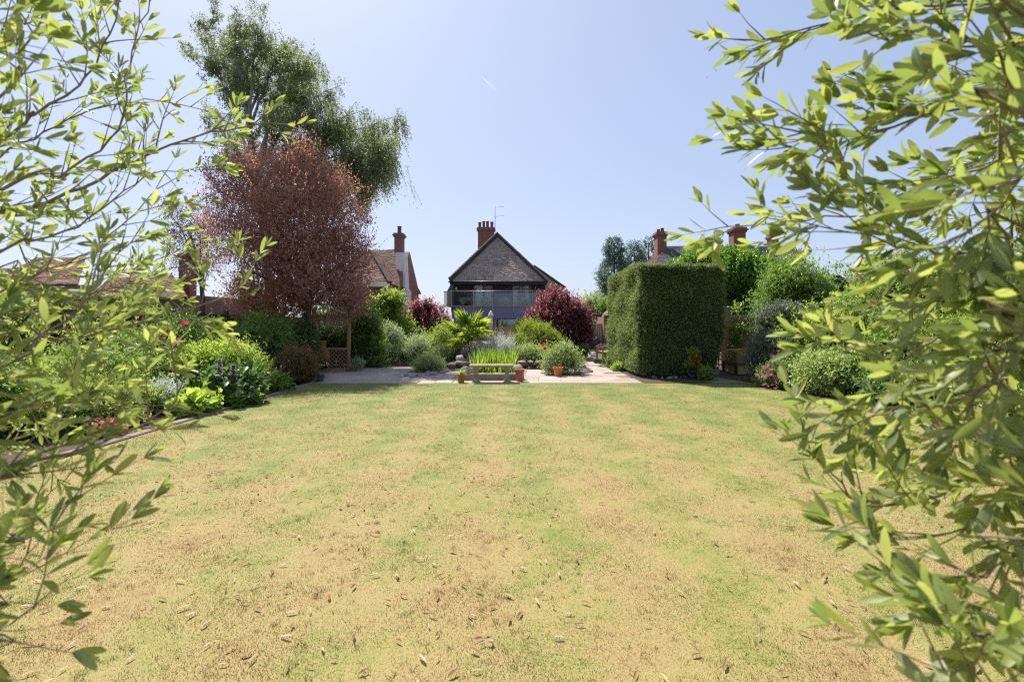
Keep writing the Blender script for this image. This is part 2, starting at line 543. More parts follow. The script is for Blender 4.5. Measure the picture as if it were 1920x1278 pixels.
M['teal'] = mat('teal_glaze', [(.03, .13, .12), (.06, .2, .18)], 5, .25, .05)
M['cloth_lilac'] = mat('folded_lilac_grey_canvas', [(.36, .32, .38), (.46, .42, .48)], 5, .9, .15)
M['cloth_tan'] = mat('tan_canvas', [(.42, .33, .25), (.5, .41, .32)], 5, .9, .1)
M['cover_blue'] = mat('blue_black_cover', [(.015, .02, .04), (.04, .05, .09)], 6, .5, .15)
M['bark'] = mat('brown_bark', [(.06, .045, .033), (.13, .1, .075)], 12, .95, .6)
M['bark_birch'] = mat('pale_birch_bark', [(.1, .085, .075), (.36, .34, .31), (.5, .48, .45)], 5, .9, .4)
M['bark_olive'] = mat('olive_bark', [(.15, .11, .065), (.24, .19, .115), (.34, .28, .18)], 25, .9, .35)
M['water'] = mat('pond_water', [(.012, .016, .01), (.02, .025, .014)], 2, .06, .03, spec=.6)

# ------------------------------------------------------------------ lawn colour, shared by the sheet and the blades
def lawn_mat(name, blades=False):
    m, nt, out = newmat(name)
    g = N(nt, 'ShaderNodeNewGeometry')
    P = g.outputs['Position']
    big = noise(nt, P, .42, 3, .5); mid = noise(nt, P, 1.7, 4, .6); fine = noise(nt, P, 9, 4, .65)
    tiny = noise(nt, P, 70, 2, .6)
    sx = N(nt, 'ShaderNodeSeparateXYZ'); nt.links.new(P, sx.inputs[0])
    # drier towards the near end, greener beside the patio; faint mowing bands along the garden
    far = N(nt, 'ShaderNodeMapRange'); far.inputs[1].default_value = 2.5; far.inputs[2].default_value = 13
    far.inputs[3].default_value = -.06; far.inputs[4].default_value = .26
    nt.links.new(sx.outputs[1], far.inputs[0])
    band = math_n(nt, 'MULTIPLY', math_n(nt, 'SINE', math_n(nt, 'MULTIPLY', sx.outputs[0], 6.5)), .075)
    s = math_n(nt, 'ADD', math_n(nt, 'MULTIPLY', big.outputs[0], .38), math_n(nt, 'MULTIPLY', mid.outputs[0], .8))
    s = math_n(nt, 'ADD', s, math_n(nt, 'MULTIPLY', fine.outputs[0], .65))
    s = math_n(nt, 'ADD', s, math_n(nt, 'ADD', far.outputs[0], band))
    if blades:
        s = math_n(nt, 'ADD', s, math_n(nt, 'MULTIPLY', g.outputs['Random Per Island'], .34))
        s = math_n(nt, 'SUBTRACT', s, .17)
    else:
        s = math_n(nt, 'ADD', s, math_n(nt, 'MULTIPLY', math_n(nt, 'SUBTRACT', tiny.outputs[0], .5), .35))
    s = math_n(nt, 'SUBTRACT', s, .335)
    r = ramp(nt, [(.245, .158, .072), (.302, .22, .094), (.298, .24, .094), (.25, .23, .072), (.168, .197, .052)], [0.2, .38, .52, .64, .84])
    nt.links.new(s, r.inputs[0])
    p = N(nt, 'ShaderNodeBsdfPrincipled'); nt.links.new(r.outputs[0], p.inputs['Base Color'])
    p.inputs['Roughness'].default_value = .85; p.inputs['Specular IOR Level'].default_value = .2
    if blades:
        vm = N(nt, 'ShaderNodeVectorMath', operation='MULTIPLY_ADD'); nt.links.new(g.outputs['Normal'], vm.inputs[0]); vm.inputs[1].default_value = (.3, .3, .3); vm.inputs[2].default_value = (0, 0, .9)
        vn = N(nt, 'ShaderNodeVectorMath', operation='NORMALIZE'); nt.links.new(vm.outputs[0], vn.inputs[0]); nt.links.new(vn.outputs[0], p.inputs['Normal'])
        t = N(nt, 'ShaderNodeBsdfTranslucent')
        nt.links.new(mixc(nt, 1.0, r.outputs[0], (1.25, 1.25, .9), 'MULTIPLY'), t.inputs['Color'])
        mx = N(nt, 'ShaderNodeMixShader'); mx.inputs[0].default_value = .15
        nt.links.new(p.outputs[0], mx.inputs[1]); nt.links.new(t.outputs[0], mx.inputs[2])
        nt.links.new(mx.outputs[0], out.inputs['Surface'])
    else:
        b = N(nt, 'ShaderNodeBump'); b.inputs['Strength'].default_value = .3; b.inputs['Distance'].default_value = .01
        nt.links.new(tiny.outputs[0], b.inputs['Height']); nt.links.new(b.outputs[0], p.inputs['Normal'])
        nt.links.new(p.outputs[0], out.inputs['Surface'])
    return m

# ------------------------------------------------------------------ ground
b = MB(); b.poly([(-3000, -3000, -.06), (3000, -3000, -.06), (3000, 6000, -.06), (-3000, 6000, -.06)])
tag(b.build('ground', M['earth']), kind='structure')

LX0, LX1, LY1 = -5.02, 6.1, 12.36
def lawn_right(y): return LX1 + max(0, y - 10.6) * .06
def sheet(name, outline, z, m):
    b = MB(); b.prism([Vector((x, y, z - .05)) for x, y in outline], (0, 0, .05)); return tag(b.build(name, m), kind='structure')
nx, ny = 60, 80
xs = np.linspace(0, 1, nx); ys = np.linspace(-5, LY1, ny)
vv = []
for y in ys:
    for x in xs:
        X_ = LX0 + (lawn_right(y) - LX0) * x
        z = .003 * math.sin(X_ * 1.7 + y * .9) * math.sin(y * 1.3 - X_ * .5)
        edge = min(x, 1 - x, (LY1 - y) / 5)
        vv.append((X_, y, z * min(1, edge * 12)))
ff = [(j * nx + i, j * nx + i + 1, (j + 1) * nx + i + 1, (j + 1) * nx + i) for j in range(ny - 1) for i in range(nx - 1)]
M['lawn'] = lawn_mat('dry_lawn'); M['blade'] = lawn_mat('grass_blades', True)
tag(np_mesh('lawn', vv, ff, M['lawn'], smooth=True), kind='structure')

# grass blades: dense close to the viewer, sparser and broader with distance
n = 1250000
yy = (RNG.random(n) * (12.3 ** .7 - 1.5 ** .7) + 1.5 ** .7) ** (1 / .7)
xx = (RNG.random(n) * 2 - 1) * (1.2 * yy + .5)
k = (xx > LX0 + .02) & (xx < LX1 - .02)
xx, yy = xx[k], yy[k]; n = len(xx)
h = (.005 + .008 * RNG.random(n)) * (1 + .02 * yy) * (1 + .25 * np.sin(xx * 5.1 + 1.3 * np.sin(yy * 3.7)) * np.sin(yy * 6.6))
wd = (.0010 + .0009 * RNG.random(n)) * (1 + .16 * yy)
a = RNG.random(n) * 2 * np.pi; lean = .2 + RNG.random(n) * 1.5
a2 = RNG.random(n) * 2 * np.pi
p0 = np.stack([xx, yy, np.full(n, -.004)], 1)
z = .003 * np.sin(xx * 1.7 + yy * .9) * np.sin(yy * 1.3 - xx * .5); p0[:, 2] += z
wv = np.stack([np.cos(a2), np.sin(a2), np.zeros(n)], 1) * wd[:, None]
tip = p0 + np.stack([np.cos(a) * lean * h, np.sin(a) * lean * h, h], 1)
V = np.stack([p0 - wv, p0 + wv, tip], 1).reshape(-1, 3)
# coarser tufts standing a little above the mown sward
nt_, kb = 2600, 14
ty = 1.7 + 9 * RNG.random(nt_) ** 1.3; tx = (RNG.random(nt_) * 2 - 1) * 1.1 * ty
ok = (tx > LX0 + .1) & (tx < LX1 - .1); tx, ty = np.repeat(tx[ok], kb), np.repeat(ty[ok], kb); m_ = len(tx)
tx = tx + RNG.normal(0, .014, m_); ty = ty + RNG.normal(0, .014, m_)
a = RNG.random(m_) * 6.283; th = .014 + .016 * RNG.random(m_); ln = .3 + .9 * RNG.random(m_)
q0 = np.stack([tx, ty, np.full(m_, -.003)], 1); a2 = RNG.random(m_) * 6.283
wv = np.stack([np.cos(a2), np.sin(a2), 0 * a2], 1) * .0016
V = np.concatenate([V, np.stack([q0 - wv, q0 + wv, q0 + np.stack([np.cos(a) * ln * th, np.sin(a) * ln * th, th], 1)], 1).reshape(-1, 3)])
n += m_
tag(np_mesh('grass', V, np.arange(n * 3).reshape(-1, 3), M['blade']), 'short dry mown grass of the lawn, straw yellow with green patches', None, None, 'stuff')

# borders, patio bed, paths
sheet('border_soil', [(-16, -3), (LX0 - .16, -3), (LX0 - .16, 12.3), (-5.6, 12.9), (-5.6, 14.6), (-6.4, 15.6), (-6.4, 30), (-16, 30)], -.012, M['soil'])
sheet('border_soil', [(LX1 + .12, -3), (18, -3), (18, 34), (5.9, 34), (5.9, 13.2), (6.15, 12.3)], -.012, M['soil'])
sheet('hedge_bed_soil', [(3.35, 12.42), (5.15, 12.42), (5.1, 13.3), (5.85, 14), (5.85, 18.3), (3.5, 18.3)], .005, M['soil'])
sheet('side_path', [(5.16, 12.40), (6.13, 12.40), (5.88, 13.2), (5.88, 24), (5.0, 24), (5.1, 13.3)], .006, M['path_grey'])
# lawn edging: a band of narrow stones along both sides
for side in (-1,):
    root = bpy.data.objects.new('lawn_edging', None); COL.objects.link(root)
    root.location = (LX0 if side < 0 else LX1, 6, 0); tag(root, kind='structure')
    y = 1.0
    protos = []
    while y < (12.2 if side < 0 else 12.0):
        L = .6
        x = (LX0 - .08) if side < 0 else lawn_right(y + .3) + .07
        bb = MB(); bb.box((x + random.uniform(-.008, .008), y + L / 2, -.015 + random.uniform(-.006, .006)), (.13, L - .012, .09), rz=random.uniform(-.015, .015) + (0 if side < 0 or y < 10.4 else -.06), bev=.012)
        bb.build('edging_stone', M['edging'], root)
        y += L

# paving slabs, laid one by one
def bed_shape(x, y):
    """True inside the planted beds of the patio"""
    if y > 15.35 and -3.6 < x < -.95 and y < 30: return not (y < 16.3 and x < -3.1)
    if 1.1 < x < 2.05 and 14.25 < y < 16.9: return True
    if y > 16.2 and -.9 < x < 2.6 + (y - 16) * .06 and y < 30: return True
    if -1.15 < x < .35 and 13.2 < y < 16.2: return True
    return False
sheet('patio_base', [(-6.3, 12.40), (3.3, 12.40), (3.45, 15), (3.0, 19), (4.9, 30), (6, 44), (-10, 44), (-10, 32), (-6.3, 31)], -.014, M['joint'])
patio = bpy.data.objects.new('patio', None); COL.objects.link(patio); patio.location = (-1, 14, 0); tag(patio, kind='structure')
sl = []
y = 12.39; row = 0
while y < 34:
    dep = [.6, .45, .6, .6, .45][row % 5]
    x = -6.2 + (row % 3) * .19
    while x < 6:
        w = random.choice([.45, .6, .6, .75])
        cx, cy = x + w / 2, y + dep / 2
        rightlim = 3.32 if cy < 14.5 else (3.32 - (cy - 14.5) * .02 if cy < 19 else 3.2 + (cy - 19) * .17)
        leftlim = -5.0 if cy < 13.1 else (-5.5 if cy < 14.8 else -6.2)
        if leftlim < cx - w / 2 + .3 and cx + w / 2 < rightlim + .25 and not (bed_shape(cx, cy) or (17 < cy < 34 and -5.2 < cx < -3.6) or (cy > 22 and cx < 0)):
            sl.append((cx, cy, w, dep))
        x += w
    y += dep; row += 1
sl.sort(key=lambda s: s[1])
slab_me = {}
rest = MB()
for i, (cx, cy, w, dep) in enumerate(sl):
    if i < 300:
        key = (w, dep)
        if key not in slab_me:
            o = MB().box((0, 0, 0), (w - .014, dep - .014, .05), bev=.006).build('paving_slab', M['slab'], None, base=(0, 0, 0))
            slab_me[key] = o.data; o.parent = patio
        else:
            o = link_mesh('paving_slab', slab_me[key], patio)
        o.location = (cx + 1, cy - 14, -.022 + random.uniform(-.004, .004))
        o.rotation_euler = (random.uniform(-.006, .006), random.uniform(-.006, .006), random.uniform(-.006, .006))
    else:
        rest.box((cx, cy, -.022 + random.uniform(-.004, .004)), (w - .014, dep - .014, .05))
tag(rest.build('paving', M['slab'], patio), kind='stuff')
print('slabs', len(sl))

# ------------------------------------------------------------------ roofs and buildings
def tile_roof(a, b_, c, d, tw, n, thick=.03, rough=.012):
    """a-b eave left to right, d-c ridge left to right; overlapping courses of single tiles"""
    a, b_, c, d = map(Vector, (a, b_, c, d))
    nr = (b_ - a).cross(d - a)
    if nr.length < 1e-6: nr = (b_ - a).cross(c - a)
    nr.normalize()
    mb = MB()
    mb.add([a - nr * .06, b_ - nr * .06, c - nr * .06, d - nr * .06], [(0, 1, 2, 3)])
    for i in range(n):
        t0, t1 = i / n, min(1, (i + 1.25) / n)
        l0, r0 = a.lerp(d, t0), b_.lerp(c, t0)
        l1, r1 = a.lerp(d, t1), b_.lerp(c, t1)
        m = max(1, int(round((r0 - l0).length / tw)))
        off = .5 if i % 2 else 0
        edges = [max(0, min(1, (j - off) / m)) for j in range(m + 2)]
        for u0, u1 in zip(edges[:-1], edges[1:]):
            if u1 - u0 < 1e-4: continue
            e = nr * (thick + random.uniform(-rough, rough)); g = (u1 - u0) * .03
            p = [l0.lerp(r0, u0 + g), l0.lerp(r0, u1 - g), l1.lerp(r1, u1 - g), l1.lerp(r1, u0 + g)]
            mb.add([p[0] - nr * .02, p[1] - nr * .02, p[0] + e, p[1] + e, p[2], p[3]], [(0, 1, 3, 2), (2, 3, 4, 5)])
    return mb

def chimney(parent, c, w, d, z0, z1, m, pots, cap=True, capm=None, r=.13):
    cx, cy = c
    mb = MB(); mb.box((cx, cy, (z0 + z1) / 2), (w, d, z1 - z0))
    o = mb.build('chimney', m, parent)
    mb = MB()
    mb.box((cx, cy, z1 + .05), (w + .12, d + .12, .1)); mb.box((cx, cy, z1 + .145), (w + .24, d + .24, .09)); mb.box((cx, cy, z1 + .24), (w + .12, d + .12, .1))
    mb.build('chimney_cap', capm or m, o)
    for dx, hgt, hat in pots:
        mb = MB(); z = z1 + .29
        mb.lathe((cx + dx, cy, z), [(r * 1.05, 0), (r, .05), (r * .88, hgt * .8), (r * 1.1, hgt * .84), (r * 1.1, hgt * .95), (r * .95, hgt)], 10)
        if hat:
            mb.lathe((cx + dx, cy, z + hgt + .05), [(r * 1.25, 0), (r * 1.25, .05), (r * .3, .1)], 10)
            for sgn in (-1, 1): mb.box((cx + dx + sgn * r * .7, cy, z + hgt + .02), (.02, .02, .12))
        mb.build('chimney_pot', M['pot_red'] if not hat else m, o)
    return o

# ---- the main house
HY = 36.8
wy = HY + 1.3                                   # wall plane behind the balcony
house = empty('house', (-1.05, wy, 0), 'navy weatherboarded house with glass balcony, steep tiled roof and brick chimney at the garden end', 'house')
xl, xr = X(851, wy), X(1022, wy)
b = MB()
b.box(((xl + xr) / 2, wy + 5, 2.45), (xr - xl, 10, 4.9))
wall = b.build('wall', M['room_shade'], house)
# weatherboards in courses between the openings (upper floor) and below
def boards(x0, x1, z0, z1, y, m, st=.17):
    b = MB(); z = z0
    while z < z1 - .02:
        zz = min(z + st, z1)
        b.add([(x0, y - .035, z), (x1, y - .035, z), (x1, y - .008, zz), (x0, y - .008, zz), (x0, y, z), (x1, y, z)], [(0, 1, 2, 3), (4, 5, 1, 0)])
        z = zz
    return b
open_u = [(X(887, wy), X(924.5, wy)), (X(960, wy), X(996.5, wy))]
zu0, zu1 = 2.75, 4.86
cuts = [xl] + [v for o_ in open_u for v in o_] + [xr]
for i in range(0, len(cuts), 2):
    boards(cuts[i], cuts[i + 1], zu0, zu1, wy - .01, M['board_navy']).build('weatherboarding', M['board_navy'], wall)
# ground floor boards beside the patio doors
gx0, gx1 = X(893, wy), X(973, wy)
boards(xl, gx0, 0, 2.0, wy - .01, M['panel_blue']).build('weatherboarding', M['panel_blue'], wall)
boards(gx1, xr, 0, 2.0, wy - .01, M['panel_blue']).build('weatherboarding', M['panel_blue'], wall)

def window(x0, x1, z0, z1, y, cols, m, rail=None, curtain=(), bar=.07, parent=None, nm='window', glass=None):
    b = MB()
    xsn = [x0 + (x1 - x0) * c for c in cols]
    for xk in xsn: b.box((xk, y - .03, (z0 + z1) / 2), (bar, .1, z1 - z0))
    for zk in [z0 + bar / 2, z1 - bar / 2]: b.box(((x0 + x1) / 2, y - .032, zk), (x1 - x0 + bar, .094, bar))
    if rail:
        for ra, rb, zk in rail:
            b.box(((xsn[ra] + xsn[rb]) / 2, y - .028, zk), (xsn[rb] - xsn[ra], .085, bar))
    w = b.build(nm, m, parent)
    for i in range(len(xsn) - 1):
        g = MB(); g.box(((xsn[i] + xsn[i + 1]) / 2, y - .012, (z0 + z1) / 2), (xsn[i + 1] - xsn[i] - bar, .008, z1 - z0 - bar * 2))
        g.build('pane', glass or M['pane'], w)
    for (ca, cb, zc0, zc1) in curtain:
        g = MB(); nfold = max(6, int((cb - ca) / .05)); vs = []
        for q in range(nfold + 1):
            xx_ = ca + (cb - ca) * q / nfold; yy_ = y + (.0 if q % 2 else .018)
            vs += [(xx_, yy_, zc0), (xx_, yy_, zc1)]
        g.add(vs, [(2 * q, 2 * q + 2, 2 * q + 3, 2 * q + 1) for q in range(nfold)])
        g.build('curtain', M['curtain'], w)
    return w
a0, a1 = open_u[0]
zt = Z(530.5, wy)
window(a0 + .05, a1 - .05, 2.9, zt, wy - .04, (0, .08, .52, .60, 1), M['red_wood'], rail=[(3, 4, Z(541, wy))], curtain=[(X(889.5, wy), X(905, wy), 2.95, zt - .1), (X(909, wy), X(921, wy), 2.95, Z(545, wy))], parent=house, nm='balcony_door')
a0, a1 = open_u[1]
window(a0 + .05, a1 - .05, 2.9, zt, wy - .04, (0, .38, .52, .94, 1), M['red_wood'], rail=[(0, 1, Z(541, wy)), (2, 3, Z(542, wy))], curtain=[(X(963.5, wy), X(970, wy), 2.95, Z(545, wy)), (X(985, wy), X(991, wy), 2.95, zt - .15)], parent=house, nm='balcony_door')
window(X(925, wy), X(973, wy), .03, 1.98, wy - .04, (0, .06, .16, .22, 1), M['gutter'], curtain=[(X(955, wy), X(962, wy), .05, 1.9)], bar=.09, glass=M['door_pane'], parent=house, nm='patio_door')
b = MB(); b.box((X(928.5, wy), wy - .1, .98), (.05, .05, 1.9)); b.box((X(935.5, wy), wy - .1, .98), (.05, .05, 1.9)); b.build('door_trim', M['white'], house)
window(X(895, wy), X(917, wy), .6, 1.75, wy - .04, (0, .5, 1), M['white'], parent=house, nm='kitchen_window')
# roof
ey = HY + .55
E0, E1 = Vector((X(843.5, ey), ey, Z(527, ey))), Vector((X(1025, ey), ey, Z(525, ey)))
E1.z = E0.z
AP = Vector((X(933, ey + 3.2), ey + 3.2, Z(441, ey + 3.2)))
tp = AP + Vector((.12, 0, 0)); tq = AP - Vector((.12, 0, 0))
roof = tile_roof(E0, E1, tp, tq, .19, 46).build('roof', M['tile_grey'], house)
back = Vector((0, 11, 0))
B0, B1, BR = E0 + back, E1 + back, AP + Vector((0, 7.5, 0))
tile_roof(B0, E0, AP, BR, .3, 40).build('roof_slope', M['tile_grey'], roof)
tile_roof(E1, B1, BR, AP, .3, 40).build('roof_slope', M['tile_grey'], roof)
for e, hh_ in ((E0, .32), (E1, .2)):              # hip tiles, one by one; left row raised to cast the shadow band
    L = (AP - e).length; nn_ = 36
    b = MB()
    for i in range(nn_):
        p, q = e.lerp(AP, i / nn_), e.lerp(AP, (i + 1.15) / nn_)
        b.beam(p + Vector((0, -.05, hh_ * .37 + random.uniform(-.01, .015))), q + Vector((0, -.05, hh_ * .3)), .24, hh_)
    b.build('hip_tiles', M['hip_tile'], roof)
b = MB()
for i in range(24):
    p, q = AP.lerp(BR, i / 24), AP.lerp(BR, (i + 1.1) / 24)
    b.beam(p + Vector((0, 0, .08)), q + Vector((0, 0, .06)), .26, .16)
b.build('ridge_tiles', M['hip_tile'], roof)
b = MB(); b.tube([E0 + Vector((-.1, -.08, -.06)), E1 + Vector((.1, -.08, -.06))], .07, 8)
b.box(((E0.x + E1.x) / 2, ey - .0, E0.z - .16), (E1.x - E0.x, .04, .2))
b.box(((E0.x + E1.x) / 2, (ey + wy) / 2, E0.z - .24), (E1.x - E0.x, wy - ey, .03))
b.build('gutter', M['gutter'], house)
# lead patches on the tiles
b = MB()
for (pa, pb, ta, tb) in ((.43, .5, .33, .40), (.44, .56, .84, .91)):
    q = [E0.lerp(E1, pa).lerp(AP, ta) , E0.lerp(E1, pb).lerp(AP, ta), E0.lerp(E1, pb).lerp(AP, tb), E0.lerp(E1, pa).lerp(AP, tb)]
    nr = (E1 - E0).cross(AP - E0).normalized()
    b.prism([v + nr * .035 for v in q], nr * .02)
b.build('lead_patch', M['lead'], roof)
# left cheek and the beige wing behind on the right
wg = HY + 4.4
b = MB()
q = [(1004, 502), (1056, 539), (1056, 640), (1004, 640)]
b.prism([Vector((X(p, wg), wg, max(0, Z(y, wg)))) for p, y in q], (0, 5, 0))
wing = b.build('side_wing', M['render_beige'], house)
r0, r1 = Vector((X(1001, wg), wg - .25, Z(499, wg))), Vector((X(1060, wg), wg - .25, Z(540, wg)))
tile_roof(r1, r1 + Vector((0, 5.6, 0)), r0 + Vector((0, 5.6, 0)), r0, .25, 22).build('wing_roof', M['tile_grey'], wing)
b = MB(); b.beam(r0 + Vector((0, .1, .03)), r1 + Vector((0, .1, .03)), .2, .14); b.build('verge', M['hip_tile'], wing)
b = MB(); q = [(838, 546), (846, 531), (852, 530), (852, 575), (838, 575)]
b.prism([Vector((X(p, wy + .6), wy + .6, Z(y, wy + .6))) for p, y in q], (0, 1.5, 0)); b.build('cheek_wall', M['lead'], house)
# balcony
bz0, bz1, bzr = Z(598.5, HY), Z(574, HY), Z(546, HY)
posts_px = [846.5, 888, 924, 963, 998, 1026]
balc = MB(); bx0, bx1 = X(846, HY), X(1027, HY)
balc.box(((bx0 + bx1) / 2, (HY + wy) / 2 + .03, bz1 - .09), (bx1 - bx0, wy - HY - .02, .14))
balc = balc.build('balcony', M['lead'], house)
for p, q in zip(posts_px[:-1], posts_px[1:]):
    b = MB(); b.box(((X(p, HY) + X(q, HY)) / 2, HY, (bz0 + bz1) / 2), (X(q, HY) - X(p, HY) - .03, .06, bz1 - bz0 - .05), bev=.01)
    b.build('fascia_panel', M['panel_blue'], balc)
    b = MB(); b.box(((X(p, HY) + X(q, HY)) / 2, HY - .06, (bz1 + bzr) / 2 - .01), (X(q, HY) - X(p, HY) - .1, .014, bzr - bz1 - .14))
    b.build('glass_panel', M['glass'], balc)
for p in posts_px:
    b = MB(); b.box((X(p, HY), HY - .06, (bz1 - .45 + bzr) / 2), (.05, .05, bzr - bz1 + .45)); b.build('balcony_post', M['steel'], balc)
b = MB(); b.tube([(bx0 - .03, HY - .06, bzr), (bx1, HY - .06, bzr + .05)], .032, 8); b.build('handrail', M['steel'], balc)
b = MB(); b.box(((bx0 + bx1) / 2, HY - .05, bz1 + .005), (bx1 - bx0, .12, .05)); b.build('balcony_sill', M['stone_coping'], balc)
# slatted screen at the balcony's left end
sy = HY + .5
for k in range(7):
    b = MB(); b.box((X(833 + k * 2.0, sy), sy, (bz1 + bzr) / 2), (.045, .03, bzr - bz1 + .05)); b.build('slat', M['wood_old'], balc)
b = MB(); b.box((X(839.5, sy), sy - .03, bzr), (.65, .06, .06)); b.box((X(839.5, sy), sy - .03, bz1), (.65, .06, .06)); b.build('slat_rail', M['steel'], balc)
b = MB(); b.prism([Vector((X(p, HY + .2), HY + .2, Z(y, HY + .2))) for p, y in ((892, 592.5), (914, 592.5), (912, 586), (895, 586))], (0, .4, 0)); b.build('awning', M['cloth_tan'], house)
b = MB(); b.box((X(851, HY), HY - .04, Z(579, HY)), (.24, .04, .22)); b.build('vent', M['gutter'], house)
b = MB(); b.box((X(856, wy), wy - .12, Z(541, wy)), (.13, .12, .24), bev=.03); b.build('wall_lantern', M['white'], house)
b = MB(); b.box((X(942, wy), wy - .3, Z(531, wy)), (.3, .14, .07), bev=.02); b.box((X(966, wy), wy - .3, Z(530, wy)), (.16, .1, .06), bev=.02); b.build('floodlight', M['white'], house)
# chimney and aerial
cy_ = HY + 5.2
ch = chimney(house, (X(911.5, cy_), cy_), 1.38, .8, 5.5, Z(434, cy_) , M['brick_far'], [(-.55, .38, True), (-.2, .6, False), (.12, .6, False), (.5, .42, True)], capm=M['brick_dull'])
b = MB(); ax, az = X(928.5, cy_), Z(387, cy_)
b.tube([(ax, cy_ - .3, Z(432, cy_)), (ax, cy_ - .3, az)], .022, 6)
b.tube([(ax - .05, cy_ - .3, az - .05), (ax + .75, cy_ - .3, az - .1)], .013, 5)
b.tube([(X(906, cy_), cy_ - .3, Z(411, cy_)), (X(946, cy_), cy_ - .3, Z(405.5, cy_))], .013, 5)
for t in range(9): 
    q = Vector((X(906, cy_), cy_ - .3, Z(411, cy_))).lerp(Vector((X(946, cy_), cy_ - .3, Z(405.5, cy_))), .06 + t * .11)
    b.tube([q + Vector((0, -.22 + t * .01, -.03)), q + Vector((0, .22 - t * .01, .03))], .007, 4)
for t in range(4):
    q = Vector((ax + .1 + t * .17, cy_ - .3, az - .06 - t * .012)); b.tube([q + Vector((0, 0, -.07)), q + Vector((0, 0, .07))], .008, 4)
b.build('tv_aerial', M['steel'], house)

# ---- neighbour on the left: gable end with white chimney breast
NY = 33.0
nb = empty('neighbour_house', (X(715, NY), NY, 0), 'neighbouring brick house with brown tiled roof and white chimney breast, left of the navy house', 'house')
zr = Z(467.5, NY + 3); ex0 = X(640, NY); ex1 = X(752, NY)
b = MB(); b.prism([Vector((ex1 - .15, NY, 0)), Vector((ex1 - .15, NY + 7, 0)), Vector((ex1 - .15, NY + 7, Z(530, NY))), Vector((ex1 - .15, NY + 3.5, zr - .1)), Vector((ex1 - .15, NY, Z(530, NY)))], (-(ex1 - ex0), 0, 0)); b.build('wall', M['brick_far'], nb)
e0, e1 = Vector((ex0, NY - .4, Z(538, NY))), Vector((ex1, NY - .4, Z(538, NY)))
t0, t1 = Vector((ex0, NY + 3.5, Z(471, NY + 3.5))), Vector((X(747, NY + 3.5), NY + 3.5, Z(466.5, NY + 3.5)))
rf = tile_roof(e0, e1, t1, t0, .2, 40).build('roof', M['tile_brown'], nb)
tile_roof(e1 + Vector((0, 7.8, 0)), e0 + Vector((0, 7.8, 0)), t0, t1, .5, 20).build('roof_slope', M['tile_brown'], rf)
# front wing with a hipped roof, nearer
fy = NY - 2.6
b = MB(); b.box((X(690, fy), fy + 1.6, Z(533, fy) / 2), (X(729, fy) - X(650, fy), 3, Z(533, fy))); b.build('front_wing', M['brick_far'], nb)
f0, f1, fa = Vector((X(640, fy), fy - .3, Z(532, fy))), Vector((X(733, fy), fy - .3, Z(532, fy))), Vector((X(700, fy + 2.4), fy + 2.4, Z(478, fy + 2.4)))
rw = tile_roof(f0, f1, fa, fa + Vector((-1.4, 0, 0)), .2, 26).build('wing_roof', M['tile_red'], nb)
tile_roof(f1, f1 + Vector((0, 4.5, 0)), fa + Vector((0, 2, 0)), fa, .3, 24).build('wing_roof_slope', M['tile_red'], nb)
b = MB(); b.box(((f0.x + f1.x) / 2, fy - .33, f0.z - .1), (f1.x - f0.x, .06, .2)); b.build('fascia', M['white'], nb)
b = MB(); b.beam(f1 + Vector((0, 0, .05)), fa + Vector((0, 0, .05)), .25, .2); b.build('hip_tiles', M['hip_tile'], nb)
b = MB(); b.prism([Vector((X(p, NY + 1.2), NY + 1.2, Z(y, NY + 1.2))) for p, y in ((742, 473), (757, 473), (760, 540), (764, 545), (764, 600), (744, 600))], (0, 1.3, 0)); b.build('chimney_breast', M['render_white'], nb)
chimney(nb, (X(749, NY + 1.8), NY + 1.8), .58, .7, Z(474, NY + 1.8), Z(446, NY + 1.8), M['brick_dull'], [(0, .55, False)], r=.15)

# ---- roofs of the house far left, seen between the olive twigs
FY = 24.0
fl = empty('far_left_house', (X(200, FY), FY + 2, 0), 'low house with pinkish brown tiled roofs behind the left border', 'house')
b = MB(); b.box((X(200, FY), FY + 3, Z(552, FY) / 2), (8.2, 5, Z(552, FY))); b.build('wall', M['brick_dull'], fl)
tile_roof((X(170, FY), FY, Z(556, FY)), (X(352, FY), FY, Z(556, FY)), (X(322, FY + 3), FY + 3, Z(512, FY + 3)), (X(215, FY + 3), FY + 3, Z(510, FY + 3)), .25, 26).build('roof', M['tile_red'], fl)
tile_roof((X(20, FY), FY - 1, Z(536, FY)), (X(180, FY), FY - 1, Z(536, FY)), (X(160, FY + 2), FY + 2, Z(482, FY + 2)), (X(70, FY + 2), FY + 2, Z(482, FY + 2)), .25, 24).build('front_roof', M['tile_red'], fl)
chimney(fl, (X(352, FY + 3), FY + 3), .6, .6, 3, Z(487, FY + 3), M['brick_far'], [(0, .4, False)])
b = MB(); b.box((X(110, FY), FY - .3, Z(545, FY)), (3.6, .4, .5)); b.build('front_wall', M['render_beige'], fl)

# ---- house on the right behind the hedge
RY = 30.0
rh = empty('right_house', (X(1340, RY), RY, 0), 'house with dark slate roof and brick chimneys behind the tall clipped hedge', 'house')
zw = Z(505, RY); x0, x1 = X(1226, RY), X(1500, RY)
b = MB(); b.box(((x0 + x1) / 2, RY + 3.5, zw / 2), (x1 - x0, 7, zw)); b.build('wall', M['render_beige'], rh)
zr2 = Z(461, RY + 3.5)
l0, l1 = Vector((X(1222, RY), RY - .3, zw)), Vector((X(1512, RY), RY - .3, zw))
m0, m1 = Vector((X(1248, RY + 3.5), RY + 3.5, zr2)), Vector((X(1490, RY + 3.5), RY + 3.5, zr2))
rr_ = tile_roof(l0, l1, m1, m0, .25, 34).build('roof', M['tile_slate'], rh)
tile_roof(l0 + Vector((0, 7.6, 0)), l0, m0, m0 + Vector((0, .1, 0)), .3, 24).build('hip_slope', M['tile_brown'], rh)
